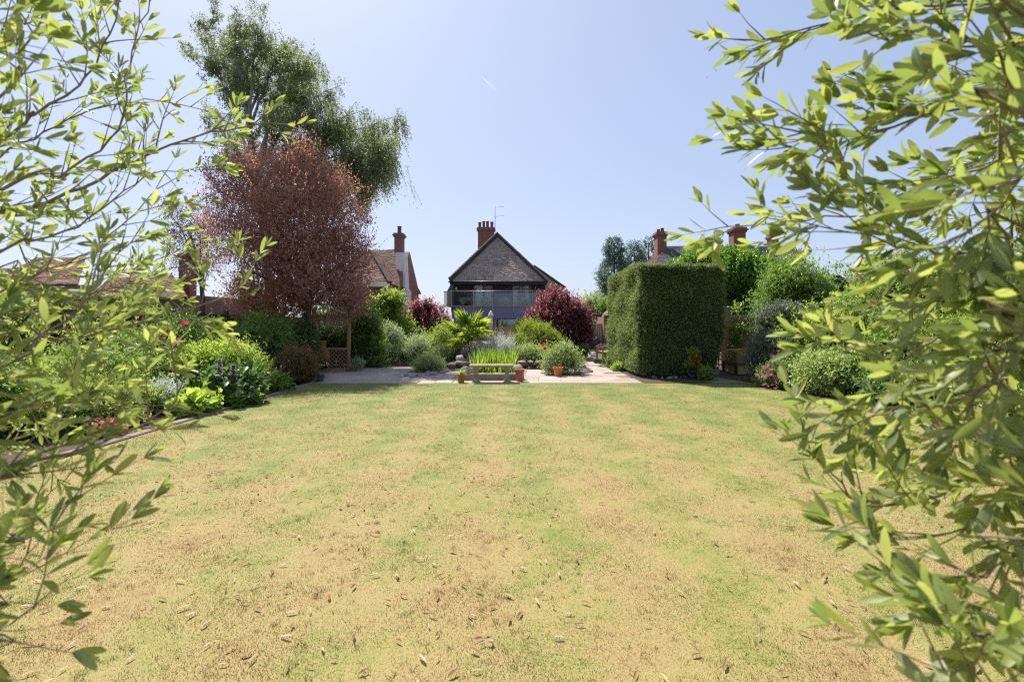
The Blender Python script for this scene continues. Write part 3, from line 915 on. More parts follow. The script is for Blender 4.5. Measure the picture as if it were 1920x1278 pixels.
b = MB()
b.prism([Vector((X(p, RY + 2.2), RY + 2.2, Z(y, RY + 2.2))) for p, y in ((1306, 468), (1336, 451), (1366, 466))], (0, 3, 0)); b.build('dormer_gable', M['tile_slate'], rh)
chimney(rh, (X(1238, RY + 3), RY + 3), .62, .8, zw, Z(444, RY + 3), M['brick_far'], [(-.12, .22, False), (.14, .3, False)], r=.12)
chimney(rh, (X(1382, RY), RY), .74, .7, zw - .5, Z(437, RY), M['brick_far'], [(.02, .26, False)], r=.14)
chimney(rh, (X(1449, RY + 4), RY + 4), .5, .6, zw, Z(449, RY + 4), M['brick_dull'], [(0, .3, False)], r=.12)
b = MB(); b.prism([Vector((X(p, RY - .6), RY - .6, Z(y, RY - .6))) for p, y in ((1398, 492), (1462, 492), (1450, 463), (1404, 461))], (0, .08, .05)); b.build('slate_patch', M['lead'], rh)

# planted pots standing along the balcony edge
for i, (px, lab) in enumerate(((873.5, 'leftmost potted bush behind the balcony glass'), (908.5, 'potted bush in front of the curtained balcony door'), (943.5, 'pale potted bush in the middle of the balcony'), (983.5, 'potted bush by the right balcony door, next to the purple smoke bush'))):
    BALCONY_POTS = globals().setdefault('BALCONY_POTS', []); BALCONY_POTS.append((X(px, HY + .25), HY + .25, bz1 - .02, lab))
# ------------------------------------------------------------------ garden structures and objects
# raised terrace by the house
sheet('terrace', [(-4.6, 26), (3.0, 26), (3.0, 38), (-4.6, 38)], .30, M['slab'])
b = MB(); b.box((-.8, 25.97, .13), (7.6, .1, .3)); tag(b.build('terrace_step', M['edging']), kind='structure')

# stone bench
by = 12.62
bench = empty('stone_bench', (X(921, by), by, 0), 'weathered backless stone bench facing the lawn between two terracotta pots', 'bench')
b = MB(); b.box((X(921, by), by, .425), (1.15, .38, .065), bev=.018); b.build('seat', M['stone'], bench)
for px in (892.3, 950.8):
    b = MB(); x = X(px, by)
    prof = [(-.075, 0), (-.075, .05), (-.055, .09), (-.05, .28), (-.075, .34), (-.075, .392), (.075, .392), (.075, .34), (.05, .28), (.055, .09), (.075, .05), (.075, 0)]
    b.prism([Vector((x + u, by - .15, v)) for u, v in reversed(prof)], (0, .3, 0)); b.build('leg', M['stone'], bench)
    b = MB(); b.box((x, by, .012), (.2, .36, .024), bev=.006); b.build('foot_slab', M['stone'], bench)

def flowerpot(c, r, h, m, label, name='terracotta_pot', rim=.16, group=None):
    p = empty(name, c, label, 'flower pot', group)
    b = MB(); b.lathe(c, [(r * .66, 0), (r * .70, .01), (r * .93, h * (1 - rim)), (r * .94, h * (1 - rim)), (r * 1.0, h * (1 - rim) + .006), (r * 1.02, h), (r * .9, h), (r * .86, h * .86), (0.01, h * .85)], 22, cap=False)
    b.build('pot', m, p)
    b = MB(); b.lathe(c, [(r * .86, h * .865), (r * .3, h * .885), (.004, h * .89)], 14, cap=False); b.build('potting_soil', M['soil'], p)
    return p
P1 = (X(864.3, 12.5), 12.5, 0); P2 = (X(974.5, 12.78), 12.78, 0); P3 = (X(1046.5, 13.98), 13.98, 0)
flowerpot(P1, .118, .235, M['terracotta_old'], 'weathered terracotta pot with a spiky succulent beside the left end of the stone bench')
flowerpot(P2, .128, .325, M['terracotta'], 'tall bare orange terracotta pot beside the right end of the stone bench')
flowerpot(P3, .152, .27, M['terracotta'], 'orange terracotta pot holding the pale rose bush on the patio')

# pond: low walls with coping, water, boulders on the corners
py0, py1, pxa, pxb = 13.12, 16.0, -1.24, .16
pond = empty('garden_pond', ((pxa + pxb) / 2, (py0 + py1) / 2, 0), 'raised stone edged pond full of iris leaves behind the stone bench', 'pond')
for nm, c, s in (('pond_wall', ((pxa + pxb) / 2, py0, .06), (pxb - pxa, .16, .16)), ('pond_wall', ((pxa + pxb) / 2, py1, .06), (pxb - pxa, .16, .16)), ('pond_wall', (pxa - .0, (py0 + py1) / 2, .06), (.16, py1 - py0 - .18, .158)), ('pond_wall', (pxb, (py0 + py1) / 2, .06), (.16, py1 - py0 - .18, .158))):
    b = MB(); b.box(c, s, bev=.01); b.build(nm, M['boulder'], pond)
for i in range(4):
    w = (pxb - pxa + .2) / 4
    b = MB(); b.box((pxa - .1 + w * (i + .5), py0 - .02, .16 + random.uniform(-.003, .003)), (w - .012, .24, .04), bev=.01); b.build('coping_stone', M['stone_coping'], pond)
    b = MB(); b.box((pxa - .1 + w * (i + .5), py1, .16), (w - .012, .24, .04), bev=.01); b.build('coping_stone', M['stone_coping'], pond)
for xx_ in (pxa, pxb):
    for i in range(5):
        L = (py1 - py0 - .28) / 5
        b = MB(); b.box((xx_, py0 + .14 + L * (i + .5), .16 + random.uniform(-.003, .003)), (.24, L - .012, .04), bev=.01); b.build('coping_stone', M['stone_coping'], pond)
b = MB(); b.poly([(pxa, py0, .1), (pxb, py0, .1), (pxb, py1, .1), (pxa, py1, .1)]); b.build('water', M['water'], pond)

def rock_mesh(c, s, seed, sharp=.25, nsub=2):
    rnd = random.Random(seed)
    import bmesh
    bm = bmesh.new(); bmesh.ops.create_icosphere(bm, subdivisions=nsub, radius=1)
    cuts = [(Vector((rnd.gauss(0, 1), rnd.gauss(0, 1), rnd.gauss(0, 1))).normalized(), rnd.uniform(.55, .85)) for _ in range(9)]
    vs = []
    for v in bm.verts:
        p = v.co.copy()
        for nrm, d in cuts:
            t = p.dot(nrm)
            if t > d: p -= nrm * (t - d) * .92
        p *= 1 + rnd.uniform(-.04, .04) * sharp * 4
        vs.append(Vector(c) + Vector((p.x * s[0], p.y * s[1], p.z * s[2])))
    fs = [tuple(v.index for v in f.verts) for f in bm.faces]
    bm.free()
    b = MB(); b.add(vs, fs); return b
def rock(px, py, Y, w, h, m, label, seed, d=None, name='garden_rock', z=None, group=None):
    c = at(px, py, Y)
    if z is not None: c.z = z + h * .42
    o = rock_mesh(c, (w / 2 * 1.15, (d or w) / 2 * 1.15, h / 2 * 1.2), seed).build(name, m, None, base=(c.x, c.y, max(0, c.z - h / 2)))
    return tag(o, label, 'rock', group)
rock(875, 695, 13.2, .34, .24, M['boulder'], 'pale tan boulder on the pond wall behind the left end of the bench', 1)
rock(971.5, 693, 13.25, .27, .25, M['boulder'], 'pale tan boulder on the pond wall behind the tall terracotta pot', 2)
rock(887, 680.5, 15.9, .26, .2, M['boulder'], 'small pale boulder at the far left corner of the pond', 3)
rock(967, 680.5, 15.95, .16, .19, M['boulder'], 'small pale boulder at the far right corner of the pond', 4)
rock(863, 671.5, 16.4, .34, .26, M['boulder'], 'tan tilted rock leaning on the dark rockery stones', 5)
rock(874, 662, 16.9, .42, .42, M['rock'], 'dark purple grey rock under the fan palm, upper of the rockery', 6)
rock(887, 664, 16.7, .3, .5, M['rock'], 'upright dark rock right of the fan palm trunk', 7)
rock(866, 682, 16.1, .5, .24, M['rock'], 'wide dark rock at the foot of the rockery', 8)
rock(880, 676, 16.3, .3, .3, M['rock'], 'dark rock in the middle of the rockery by the pond', 9)
rock(849, 685, 16.0, .4, .2, M['rock'], 'flat dark rock at the left end of the rockery', 10)
# low dry stone wall right of the pond
dw = empty('dry_stone_wall', (X(990, 16.3), 16.3, 0), 'low dry stone wall of flat dark stones right of the pond', 'wall')
for r_ in range(3):
    x = X(972, 16.3) + random.uniform(-.05, .02)
    while x < X(1022, 16.3):
        w = random.uniform(.2, .38)
        b = rock_mesh((x + w / 2, 16.3 + random.uniform(-.03, .03), .05 + r_ * .095), (w / 2 * 1.12, .16, .058), random.randint(0, 999), nsub=1)
        b.build('wall_stone', random.choice([M['rock'], M['boulder'], M['rock']]), dw); x += w

# cobbles along the beds: every cobble its own stone
cob = []
for k in range(4):
    cob.append(rock_mesh((0, 0, 0), (.075, .06, .045), 50 + k, nsub=1).build('cobble', M['cobble'], None, base=(0, 0, 0)))
used = [False] * 4
def cobble(x, y, s, label, group):
    k = random.randrange(4)
    if used[k]: o = cob[k].copy(); COL.objects.link(o)
    else: o = cob[k]; used[k] = True
    o.location = (x, y, .028 * s + .002); o.scale = (s, s, s); o.rotation_euler = (random.uniform(-.3, .3), random.uniform(-.3, .3), random.uniform(0, 6.3))
    tag(o, label, 'cobble', group)
def cobble_line(pts, n, sp, label, group):
    pts = [Vector((X(px, gy(py)), gy(py), 0)) for px, py in pts]
    seg = [(pts[i + 1] - pts[i]).length for i in range(len(pts) - 1)]
    for _ in range(n):
        t = random.random() * sum(seg)
        for i, L in enumerate(seg):
            if t <= L: p = pts[i].lerp(pts[i + 1], t / L); break
            t -= L
        cobble(p.x + random.gauss(0, sp), p.y + random.gauss(0, sp * 1.2), random.uniform(.6, 1.3), label, group)
cobble_line([(755, 703), (775, 706), (800, 704), (822, 699), (838, 692)], 75, .11, 'grey rounded cobble in the loose edging of the left patio bed', 'cobbles edging the left patio bed')
cobble_line([(1028, 691), (1040, 698), (1062, 700), (1085, 700), (1103, 698), (1096, 691), (1080, 687)], 75, .10, 'grey rounded cobble in the loose edging of the rose bed', 'cobbles edging the rose bed')
cobble_line([(1232, 710), (1262, 709), (1300, 707)], 16, .06, 'pale stone in the soil strip along the foot of the clipped hedge', 'stones along the hedge foot')

# arch of round posts with a lattice panel, under the plum tree
ty = 15.35
arch = empty('garden_arch', (X(620, ty), ty, 0), 'timber post arch with diamond lattice panel under the purple plum tree', 'garden arch')
for px, r_ in ((588, .075), (653, .062)):
    b = MB(); b.tube([(X(px, ty), ty, -.02), (X(px, ty) + .02, ty, 1.1), (X(px + 1, ty), ty, 2.0)], [r_, r_ * .95, r_ * .9], 10); b.build('post', M['wood_post'], arch)
b = MB(); b.tube([(X(580, ty), ty, 1.75), (X(662, ty), ty, 1.78)], .05, 8); b.build('cross_beam', M['wood_post'], arch)
b = MB(); b.tube([(X(582, ty), ty, 1.1), (X(589, ty), ty, .92), (X(574, ty), ty + .1, 1.6)], .03, 6); b.build('brace', M['wood_post'], arch)
lx0, lx1, lz0, lz1 = X(612, ty), X(650, ty), .02, Z(653, ty)
lat = empty('lattice_panel', (0, 0, 0), None, None); lat.parent = arch; lat.location = (0, 0, 0)
b = MB(); b.beam((X(591, ty), ty - .02, lz1), (lx1 + .02, ty - .02, lz1 - .01), .05, .06); b.build('top_rail', M['wood_post'], lat)
b = MB(); b.beam((lx0, ty - .02, .03), (lx1, ty - .02, .03), .04, .05); b.build('bottom_rail', M['wood_post'], lat)
wl, hl = lx1 - lx0, lz1 - lz0 - .03
for sgn in (1, -1):
    t = -hl
    while t < wl:
        u0, u1 = max(0, t), min(wl, t + hl)
        if u1 - u0 > .04:
            za, zb = (u0 - t), (u1 - t)
            if sgn < 0: pa, pb = (lx1 - u0, za), (lx1 - u1, zb)
            else: pa, pb = (lx0 + u0, za), (lx0 + u1, zb)
            b = MB(); b.beam((pa[0], ty + sgn * .008 - .02, lz0 + pa[1]), (pb[0], ty + sgn * .008 - .02, lz0 + pb[1]), .014, .028, up=(0, 1, 0)); b.build('slat', M['wood_post'], lat)
        t += .125
# chiminea
cyy = 15.95; cx = X(604, cyy)
chm = empty('chiminea', (cx, cyy, 0), 'terracotta chiminea on an iron stand behind the lattice panel', 'chiminea')
b = MB(); b.lathe((cx, cyy, .22), [(.10, 0), (.2, .06), (.25, .18), (.24, .3), (.17, .42), (.12, .5), (.105, .66), (.15, .7), (.155, .74), (.11, .74)], 20); b.build('body', M['terracotta'], chm)
b = MB(); b.lathe((cx, cyy - .2, .36), [(.1, -.08), (.105, .08)], 14, cap=True); b.build('mouth', M['terracotta'], chm)
b = MB()
for k in range(3):
    a = k * 2.09 + .4; b.tube([(cx + .2 * math.cos(a), cyy + .2 * math.sin(a), 0), (cx + .17 * math.cos(a), cyy + .17 * math.sin(a), .27)], .013, 6)
b.lathe((cx, cyy, .25), [(.215, 0), (.23, .01), (.215, .02)], 20, cap=False); b.build('stand', M['steel'], chm)
flowerpot((X(600.5, 12.75), 12.75, 0), .12, .21, M['teal'], 'teal glazed pot on the patio corner below the dark clipped bush', name='glazed_pot')
flowerpot((X(671, 15.6), 15.6, 0), .11, .17, M['terracotta_old'], 'small terracotta pot with grey foliage right of the lattice arch')

# far gate with its fence, brick outbuilding
gy_ = 27.4
gate = empty('wooden_gate', (X(1108, gy_), gy_, 0), 'weathered boarded wooden gate with diagonal brace at the end of the path', 'gate')
gz = Z(607, gy_); x0, x1 = X(1092, gy_), X(1134, gy_)
nb_ = 11
for k in range(nb_):
    w = (x1 - x0) / nb_
    b = MB(); b.box((x0 + w * (k + .5), gy_, gz / 2 + .03 + random.uniform(-.01, .01)), (w - .012, .03, gz - .04)); b.build('plank', M['wood_old'], gate)
for z in (.2, .78, gz - .12):
    b = MB(); b.box(((x0 + x1) / 2, gy_ - .035, z), (x1 - x0, .035, .11)); b.build('rail', M['wood_old'], gate)
for pa, pb in ((((x0 + .25), gz - .2), ((x0 + .85), .85)),):
    b = MB(); b.beam((pa[0], gy_ - .04, pa[1]), (pb[0], gy_ - .04, pb[1]), .03, .1, up=(0, 1, 0)); b.build('brace', M['wood_old'], gate)
for px, h_ in ((1101, gz + .02), (1092, gz), (1135, gz + .1)):
    b = MB(); b.box((X(px, gy_), gy_ - .05, h_ / 2), (.13, .1, h_)); b.build('gate_post', M['wood_old'], gate)
fn = empty('board_fence', (X(1070, gy_), gy_ + .1, 0), 'weathered boarded fence left of the gate, half hidden by the purple smoke bush', 'fence')
for k in range(16):
    w = .16
    b = MB(); b.box((x0 - .1 - w * (k + .5), gy_ + .1, gz / 2), (w - .012, .03, gz)); b.build('plank', M['wood_old'], fn)
ob = empty('brick_outbuilding', (X(1145, gy_), gy_ + .5, 0), 'small brick outbuilding with tiled roof behind the hedge end', 'outbuilding')
oy = gy_ - .5
b = MB(); b.box((X(1146, oy), oy + 1, Z(590, oy) / 2), (X(1160, oy) - X(1132.5, oy), 2, Z(590, oy))); b.build('wall', M['brick_dull'], ob)
tile_roof((X(1127, oy), oy - .25, Z(591, oy)), (X(1166, oy), oy - .25, Z(591, oy)), (X(1150, oy + 1), oy + 1, Z(572, oy + 1)), (X(1148, oy + 1), oy + 1, Z(572, oy + 1)), .2, 9).build('roof', M['tile_grey'], ob)
b = MB(); b.tube([(X(1128, oy), oy, Z(591, oy)), (X(1116, oy), oy, Z(590.5, oy)), (X(1098, oy), oy, Z(593, oy))], [.1, .09, .07], 6); b.build('canopy_beam', M['hip_tile'], ob)
# covered barbecue and pots by the gate
q = at(1117, 658, gy(658.5)); q.z = 0
bq = empty('barbecue', q, 'small kettle barbecue under a blue black cover in front of the gate', 'barbecue')
b = MB(); b.lathe(q, [(.16, .34), (.26, .42), (.29, .56), (.25, .7), (.12, .79), (.03, .82)], 14); b.build('covered_bowl', M['cover_blue'], bq)
b = MB(); 
for k in range(3):
    a = k * 2.09; b.tube([(q.x + .12 * math.cos(a), q.y + .12 * math.sin(a), .42), (q.x + .25 * math.cos(a), q.y + .25 * math.sin(a), 0)], .015, 5)
b.build('legs', M['steel'], bq)
b = MB(); b.lathe((q.x - .25, q.y - .05, .1), [(.09, -.02), (.1, 0), (.09, .02)], 12); b.build('wheel', M['gutter'], bq)
flowerpot((X(1125, 26.2), 26.2, 0), .16, .3, M['terracotta_old'], 'terracotta pot standing between the barbecue and the garden seat')
q = (X(1092, 20.4), 20.4, 0)
flowerpot(q, .2, .24, M['cover_blue'], 'black planter with white flowers at the foot of the purple smoke bush', name='black_planter')
# wooden garden seat at the hedge end, seen from its side
sx0, sx1, sy0, sy1 = X(1128, 18.8), X(1128, 18.8) + .58, 18.55, 19.8
seat = empty('wooden_garden_seat', ((sx0 + sx1) / 2, (sy0 + sy1) / 2, 0), 'slatted wooden garden seat seen from its side past the hedge', 'garden seat')
for x in (sx0, sx1):
    for y in (sy0, sy1):
        b = MB(); b.box((x, y, .31 if x == sx0 else .45), (.055, .055, .62 if x == sx0 else .9)); b.build('leg', M['teak'], seat)
for y in (sy0, sy1):
    b = MB(); b.tube([(sx0 - .05, y, .6), (sx0 + .12, y, .665), (sx0 + .35, y, .655), (sx1, y, .62)], [.03, .034, .034, .03], 6); b.build('armrest', M['teak'], seat)
for k in range(5):
    b = MB(); b.box((sx0 + .05 + k * .105, (sy0 + sy1) / 2, .43), (.085, sy1 - sy0, .022)); b.build('seat_slat', M['teak'], seat)
for k in range(9):
    b = MB(); b.box((sx1, sy0 + .12 + k * .125, .66), (.02, .055, .4)); b.build('back_slat', M['teak'], seat)
b = MB(); b.box((sx1, (sy0 + sy1) / 2, .89), (.04, sy1 - sy0 - .06, .07)); b.build('back_rail', M['teak'], seat)

# terrace furniture
def garden_chair(x, y, rz, label):
    c = empty('garden_chair', (0, 0, 0), label, 'chair', 'wooden chairs on the terrace')
    for sx in (-.25, .25):
        b = MB(); b.box((sx, -.24, .33), (.05, .05, .66)); b.build('leg', M['teak'], c)
        b = MB(); b.beam((sx, .24, 0), (sx, .32, 1.0), .05, .05); b.build('leg', M['teak'], c)
        b = MB(); b.box((sx, 0, .67), (.06, .56, .03)); b.build('armrest', M['teak'], c)
    for k in range(6):
        b = MB(); b.box((0, -.22 + k * .088, .42), (.5, .07, .02)); b.build('seat_slat', M['teak'], c)
    for k in range(6):
        b = MB(); b.beam((-.19 + k * .076, .26, .45), (-.19 + k * .076, .315, .96), .018, .045, up=(1, 0, 0)); b.build('back_slat', M['teak'], c)
    b = MB(); b.box((0, .32, .98), (.52, .035, .07)); b.build('back_rail', M['teak'], c)
    c.location = (x, y, .3); c.rotation_euler = (0, 0, rz)
garden_chair(X(931, 27.2), 27.2, math.pi + .1, 'slatted wooden chair with its back to the lawn, left of the terrace table')
garden_chair(X(945, 29.6), 29.6, -.1, 'slatted wooden chair facing the lawn behind the terrace table')
garden_chair(X(959, 27.6), 27.6, math.pi - .5, 'slatted wooden chair with its back to the lawn, right of the terrace table')
q = Vector((X(946, 28.4), 28.4, .3))
tb = empty('terrace_table', q, 'wooden table between the slatted chairs on the terrace', 'table')
b = MB(); b.box((q.x, q.y, .3 + .73), (1.1, .9, .04), bev=.01); b.build('table_top', M['teak'], tb)
for sx in (-.48, .48):
    for sy_ in (-.38, .38):
        b = MB(); b.box((q.x + sx, q.y + sy_, .3 + .355), (.06, .06, .71)); b.build('leg', M['teak'], tb)
q = Vector((X(920.5, 27.6), 27.6, .3))
um = empty('folded_parasol', q, 'folded lilac grey parasol with pointed white finial on the terrace', 'parasol')
zt_ = Z(587, 27.6)
b = MB(); b.tube([q, (q.x, q.y, zt_ - .05)], .022, 8); b.build('pole', M['wood_dark'], um)
b = MB(); prof = [(.03, .55), (.14, .62), (.12, .9), (.15, 1.2), (.13, zt_ - .62), (.09, zt_ - .42), (.015, zt_ - .33)]
n_ = 16
vs = []
for r_, z in prof:
    for i in range(n_):
        a = 2 * math.pi * i / n_; rr2 = r_ * (1 if i % 2 else .72)
        vs.append((q.x + rr2 * math.cos(a), q.y + rr2 * math.sin(a), .3 + z))
b.add(vs, [(k * n_ + i, k * n_ + (i + 1) % n_, k * n_ + n_ + (i + 1) % n_, k * n_ + n_ + i) for k in range(len(prof) - 1) for i in range(n_)]); b.build('canopy', M['cloth_lilac'], um)
b = MB(); b.lathe((q.x, q.y, zt_ - .14), [(.16, 0), (.14, .07), (.07, .2), (.01, .3)], 12); b.build('finial_cap', M['white'], um)
b = MB(); b.lathe(q, [(.26, 0), (.26, .05), (.06, .08), (.05, .25)], 16); b.build('base', M['gutter'], um)

# brick pillar and garden wall right of the hedge: bricks laid singly
wyy = 17.0
pil = empty('brick_pillar', (X(1358, wyy), wyy, 0), 'weathered brick pillar with ivy at the corner of the garden wall', 'pillar')
pw = .36; pxc = X(1357.5, wyy); ph = Z(577, wyy)
b = MB(); b.box((pxc, wyy, ph / 2), (pw - .03, pw - .03, ph)); b.build('mortar_core', M['mortar'], pil)
bm1 = None
brk = {}
def brick(parent, c, s):
    key = tuple(round(v, 3) for v in s)
    if key not in brk:
        o = MB().box((0, 0, 0), s, bev=.004).build('brick', M['brick'], None, base=(0, 0, 0)); brk[key] = o.data; o.parent = parent
    else: o = link_mesh('brick', brk[key], parent)
    o.location = Vector(c) - origin(parent) + Vector((0, random.uniform(-.004, .004), 0))
course = .085; k = 0; z = course / 2
while z < ph - .05:
    if k % 2 == 0:
        for sx in (-1, 1): brick(pil, (pxc + sx * pw / 4, wyy - pw / 2 + .05, z), (pw / 2 - .014, .1, course - .014))
        brick(pil, (pxc - pw / 2 + .05, wyy + .09, z), (.1, .17, course - .014))
    else:
        brick(pil, (pxc - pw / 2 + .06, wyy - pw / 2 + .05, z), (.12, .1, course - .014)); brick(pil, (pxc + .05, wyy - pw / 2 + .05, z), (pw - .145, .1, course - .014))
        brick(pil, (pxc - pw / 2 + .05, wyy + .02, z), (.1, .24, course - .014))
    z += course; k += 1
b = MB(); b.box((pxc, wyy, ph + .01), (pw + .1, pw + .1, .07), bev=.015); b.build('coping', M['stone'], pil)
gw = empty('garden_wall', (X(1380, wyy + .3), wyy + .3, 0), 'reddish brick garden wall in shade between the pillar and the grey bush', 'wall')
gwx0, gwx1, gwh = pxc + .2, X(1440, wyy), Z(590, wyy)
b = MB(); b.box(((gwx0 + gwx1) / 2, wyy + .3, gwh / 2), (gwx1 - gwx0, .2, gwh)); b.build('mortar_core', M['mortar'], gw)
z = course / 2; k = 0
while z < gwh - .03:
    x = gwx0 + (0 if k % 2 else .115)
    while x < gwx1 - .3:
        brick(gw, (x + .11, wyy + .2, z), (.215, .03, course - .014)); x += .23
    z += course; k += 1
gw2 = empty('low_brick_wall', (X(1338, 18.6), 18.6, 0), 'pinkish brick wall glimpsed between the hedge and the pillar', 'wall')
b = MB(); b.box((X(1340, 18.6), 18.6, .75), (1.5, .2, 1.5)); b.build('brickwork', M['brick_dull'], gw2)
b = MB(); b.tube([(X(1347, 16.6), 16.6, 0), (X(1347, 16.6), 16.6, 1.05)], .016, 6); b.tube([(X(1331, 16), 16, Z(679, 16)), (X(1356, 15.8), 15.8, Z(684, 15.8))], .018, 6)
tag(b.build('iron_handrail', M['gutter'], None, base=(X(1347, 16.6), 16.6, 0)), 'thin dark iron handrail between the hedge and the brick pillar', 'handrail')
# raised planter
fy0 = 14.35; A = Vector((X(1380, fy0), fy0, 0)); Bk = Vector((X(1357, 15.7), 15.7, 0)); C_ = A + Vector((1.0, .38, 0))
pl = empty('raised_planter', A, 'raised wooden planter box with ochre panels and brown corner frame by the pillar', 'planter')
hz = .30
def wallpanel(p, q, z0, z1, t, m, nm, par):
    d = (q - p).normalized(); nrm = Vector((d.y, -d.x, 0))
    b = MB(); b.prism([p + Vector((0, 0, z0)), q + Vector((0, 0, z0)), q + Vector((0, 0, z1)), p + Vector((0, 0, z1))], -nrm * t); b.build(nm, m, par)
D_ = Bk + (C_ - A)
for p, q in ((A, C_), (Bk, A), (C_, D_), (D_, Bk)):
    wallpanel(p, q, .01, hz, .03, M['board_yellow'], 'side_panel', pl)
for p in (A, Bk, C_, D_):
    b = MB(); b.box((p.x, p.y, (hz + .0) / 2), (.07, .07, hz)); b.build('corner_post', M['wood_dark'], pl)
for p, q in ((A, C_), (Bk, A), (C_, D_), (D_, Bk)):
    b = MB(); b.beam(p + Vector((0, 0, hz + .02)), q + Vector((0, 0, hz + .02)), .09, .045); b.build('rim_rail', M['wood_dark'], pl)
ins = lambda p, k=.06: p + ((A + D_) / 2 - p).normalized() * k
for lev in range(3):
    z0 = hz + .045 + lev * .12
    for p, q in ((ins(A), ins(C_)), (ins(Bk), ins(A)), (ins(D_), ins(Bk)), (ins(C_), ins(D_))):
        if lev == 2 and p == ins(A): continue
        wallpanel(p, q, z0, z0 + .11, .03, M['board_olive'], 'plank', pl)
b = MB(); b.poly([ins(A) + Vector((0, 0, .45)), ins(C_) + Vector((0, 0, .45)), ins(D_) + Vector((0, 0, .45)), ins(Bk) + Vector((0, 0, .45))]); b.build('planter_soil', M['soil'], pl)
# stone trough under the hedge edge
q = Vector((X(1327, 14.4), 14.4, 0))
tr = empty('stone_trough', q, 'pale stone trough lying at the right foot of the clipped hedge', 'trough')
b = MB(); b.box((q.x, q.y, .11), (.55, .3, .22), bev=.02); b.build('trough_body', M['stone_coping'], tr)
b = MB(); b.box((q.x, q.y, .235), (.58, .33, .03), bev=.01); b.build('trough_rim', M['stone_coping'], tr)

# side fences, mostly behind the planting
for side, x in ((-1, -8.9), (1, 9.9)):
    root = empty('side_fence', (x, 14, 0), 'dark boarded fence behind the left border' if side < 0 else 'dark boarded fence behind the right border', 'fence')
    y = 2.0
    while y < 30:
        b = MB()
        for k in range(12):
            b.box((x, y + .075 + k * .15, .9), (.02 + .01 * (k % 2), .146, 1.8))
        b.build('fence_panel', M['wood_fence'], root)
        b = MB(); b.box((x + side * -.04, y - .03, .95), (.1, .1, 1.95)); b.build('fence_post', M['wood_fence'], root)
        y += 1.86

# two birds high up, a short vapour trail
def bird(px, py, Y, span, roll, label):
    c = at(px, py, Y)
    b = MB()
    Mx = Matrix.Rotation(roll, 3, 'Y')
    L = span * .42
    b.lathe((0, 0, 0), [(.01, -L * .5), (L * .1, -L * .25), (L * .12, 0), (L * .08, L * .3), (.01, L * .52)], 8)
    b.v = [tuple(Mx @ Vector((v[0], v[2] * .8, v[1] + v[2] * .55))) for v in b.v]
    for s in (-1, 1):
        w = [(0.02 * s, .1 * L, 0), (s * span * .22, .22 * L, span * .10), (s * span * .5, -.1 * L, span * .04), (s * span * .24, -.08 * L, span * .09), (.02 * s, -.15 * L, 0)]
        b.prism([Mx @ Vector(v) for v in w], (0, 0, span * .012))
    b.prism([Mx @ Vector(v) for v in ((0, -L * .3, -.3 * L), (.1 * L, -.62 * L, -.45 * L), (-.1 * L, -.62 * L, -.45 * L))], (0, 0, .01))
    b.v = [tuple(Vector(v) + c) for v in b.v]
    tag(b.build('bird', M['bird'], None, base=c), label, 'bird', 'two birds high in the sky')
M['bird'] = mat('dark_plumage', [(.08, .08, .09), (.2, .2, .21)], 8, .8, 0)
bird(1341.5, 132, 75, .85, .9, 'small dark bird gliding, upper of the two in the sky')
bird(1326.5, 145, 78, .75, -.6, 'small dark bird gliding, lower of the two in the sky')
m_, nt_, out_ = newmat('vapour')
d_ = N(nt_, 'ShaderNodeBsdfDiffuse'); d_.inputs[0].default_value = (.9, .9, .9, 1); t_ = N(nt_, 'ShaderNodeBsdfTransparent')
x_ = N(nt_, 'ShaderNodeMixShader'); x_.inputs[0].default_value = .2
tr_ = N(nt_, 'ShaderNodeBsdfTranslucent'); tr_.inputs[0].default_value = (.9, .9, .9, 1)
a_ = N(nt_, 'ShaderNodeAddShader'); nt_.links.new(d_.outputs[0], a_.inputs[0]); nt_.links.new(tr_.outputs[0], a_.inputs[1])
nt_.links.new(t_.outputs[0], x_.inputs[1]); nt_.links.new(a_.outputs[0], x_.inputs[2]); nt_.links.new(x_.outputs[0], out_.inputs[0])
M['vapour'] = m_
b = MB(); pa, pb = at(903.5, 144.5, 3800), at(934, 174, 4200)
b.tube([pa.lerp(pb, t) + Vector((random.uniform(-1, 1), 0, random.uniform(-1, 1))) for t in [i / 8 for i in range(9)]], [.4, 1.3, 1.6, 1.5, 1.3, 1.1, .8, .6, .3], 8)
tag(b.build('vapour_trail', M['vapour'], None, base=pa), 'short thin white vapour trail in the blue sky above the house', 'vapour trail')
# ------------------------------------------------------------------ leaf materials
G = {}
G['yew'] = leafmat('clipped_conifer', [(.025, .042, .022), (.048, .072, .032), (.085, .112, .05), (.11, .095, .055)], .28, (2.4, 2.2, .8), .6, .25)
G['laurel'] = leafmat('laurel', [(.025, .06, .015), (.05, .105, .022), (.10, .17, .03)], .35, (2.3, 2.1, .6), .32, .5)
G['dark'] = leafmat('dark_shrub', [(.03, .055, .022), (.052, .09, .032), (.085, .13, .045)], .3, (2.2, 2.1, .7), .42, .4)
G['mid'] = leafmat('mid_green', [(.035, .07, .02), (.07, .115, .03), (.11, .16, .045)], .38, (2.1, 2.0, .7), .48, .35)
G['bright'] = leafmat('bright_green', [(.06, .10, .028), (.105, .15, .04), (.16, .195, .055)], .42, (2.0, 1.8, .6), .45, .35)
G['lime'] = leafmat('lime_green', [(.09, .14, .028), (.14, .195, .04), (.20, .24, .06)], .42, (1.7, 1.6, .6), .5, .3)
G['golden'] = leafmat('golden_conifer', [(.06, .10, .018), (.12, .16, .024), (.20, .21, .04)], .3, (1.9, 1.7, .6), .6, .25)
G['grey'] = leafmat('grey_green', [(.095, .125, .065), (.165, .20, .11), (.25, .285, .18)], .3, (1.7, 1.7, .9), .6, .3)
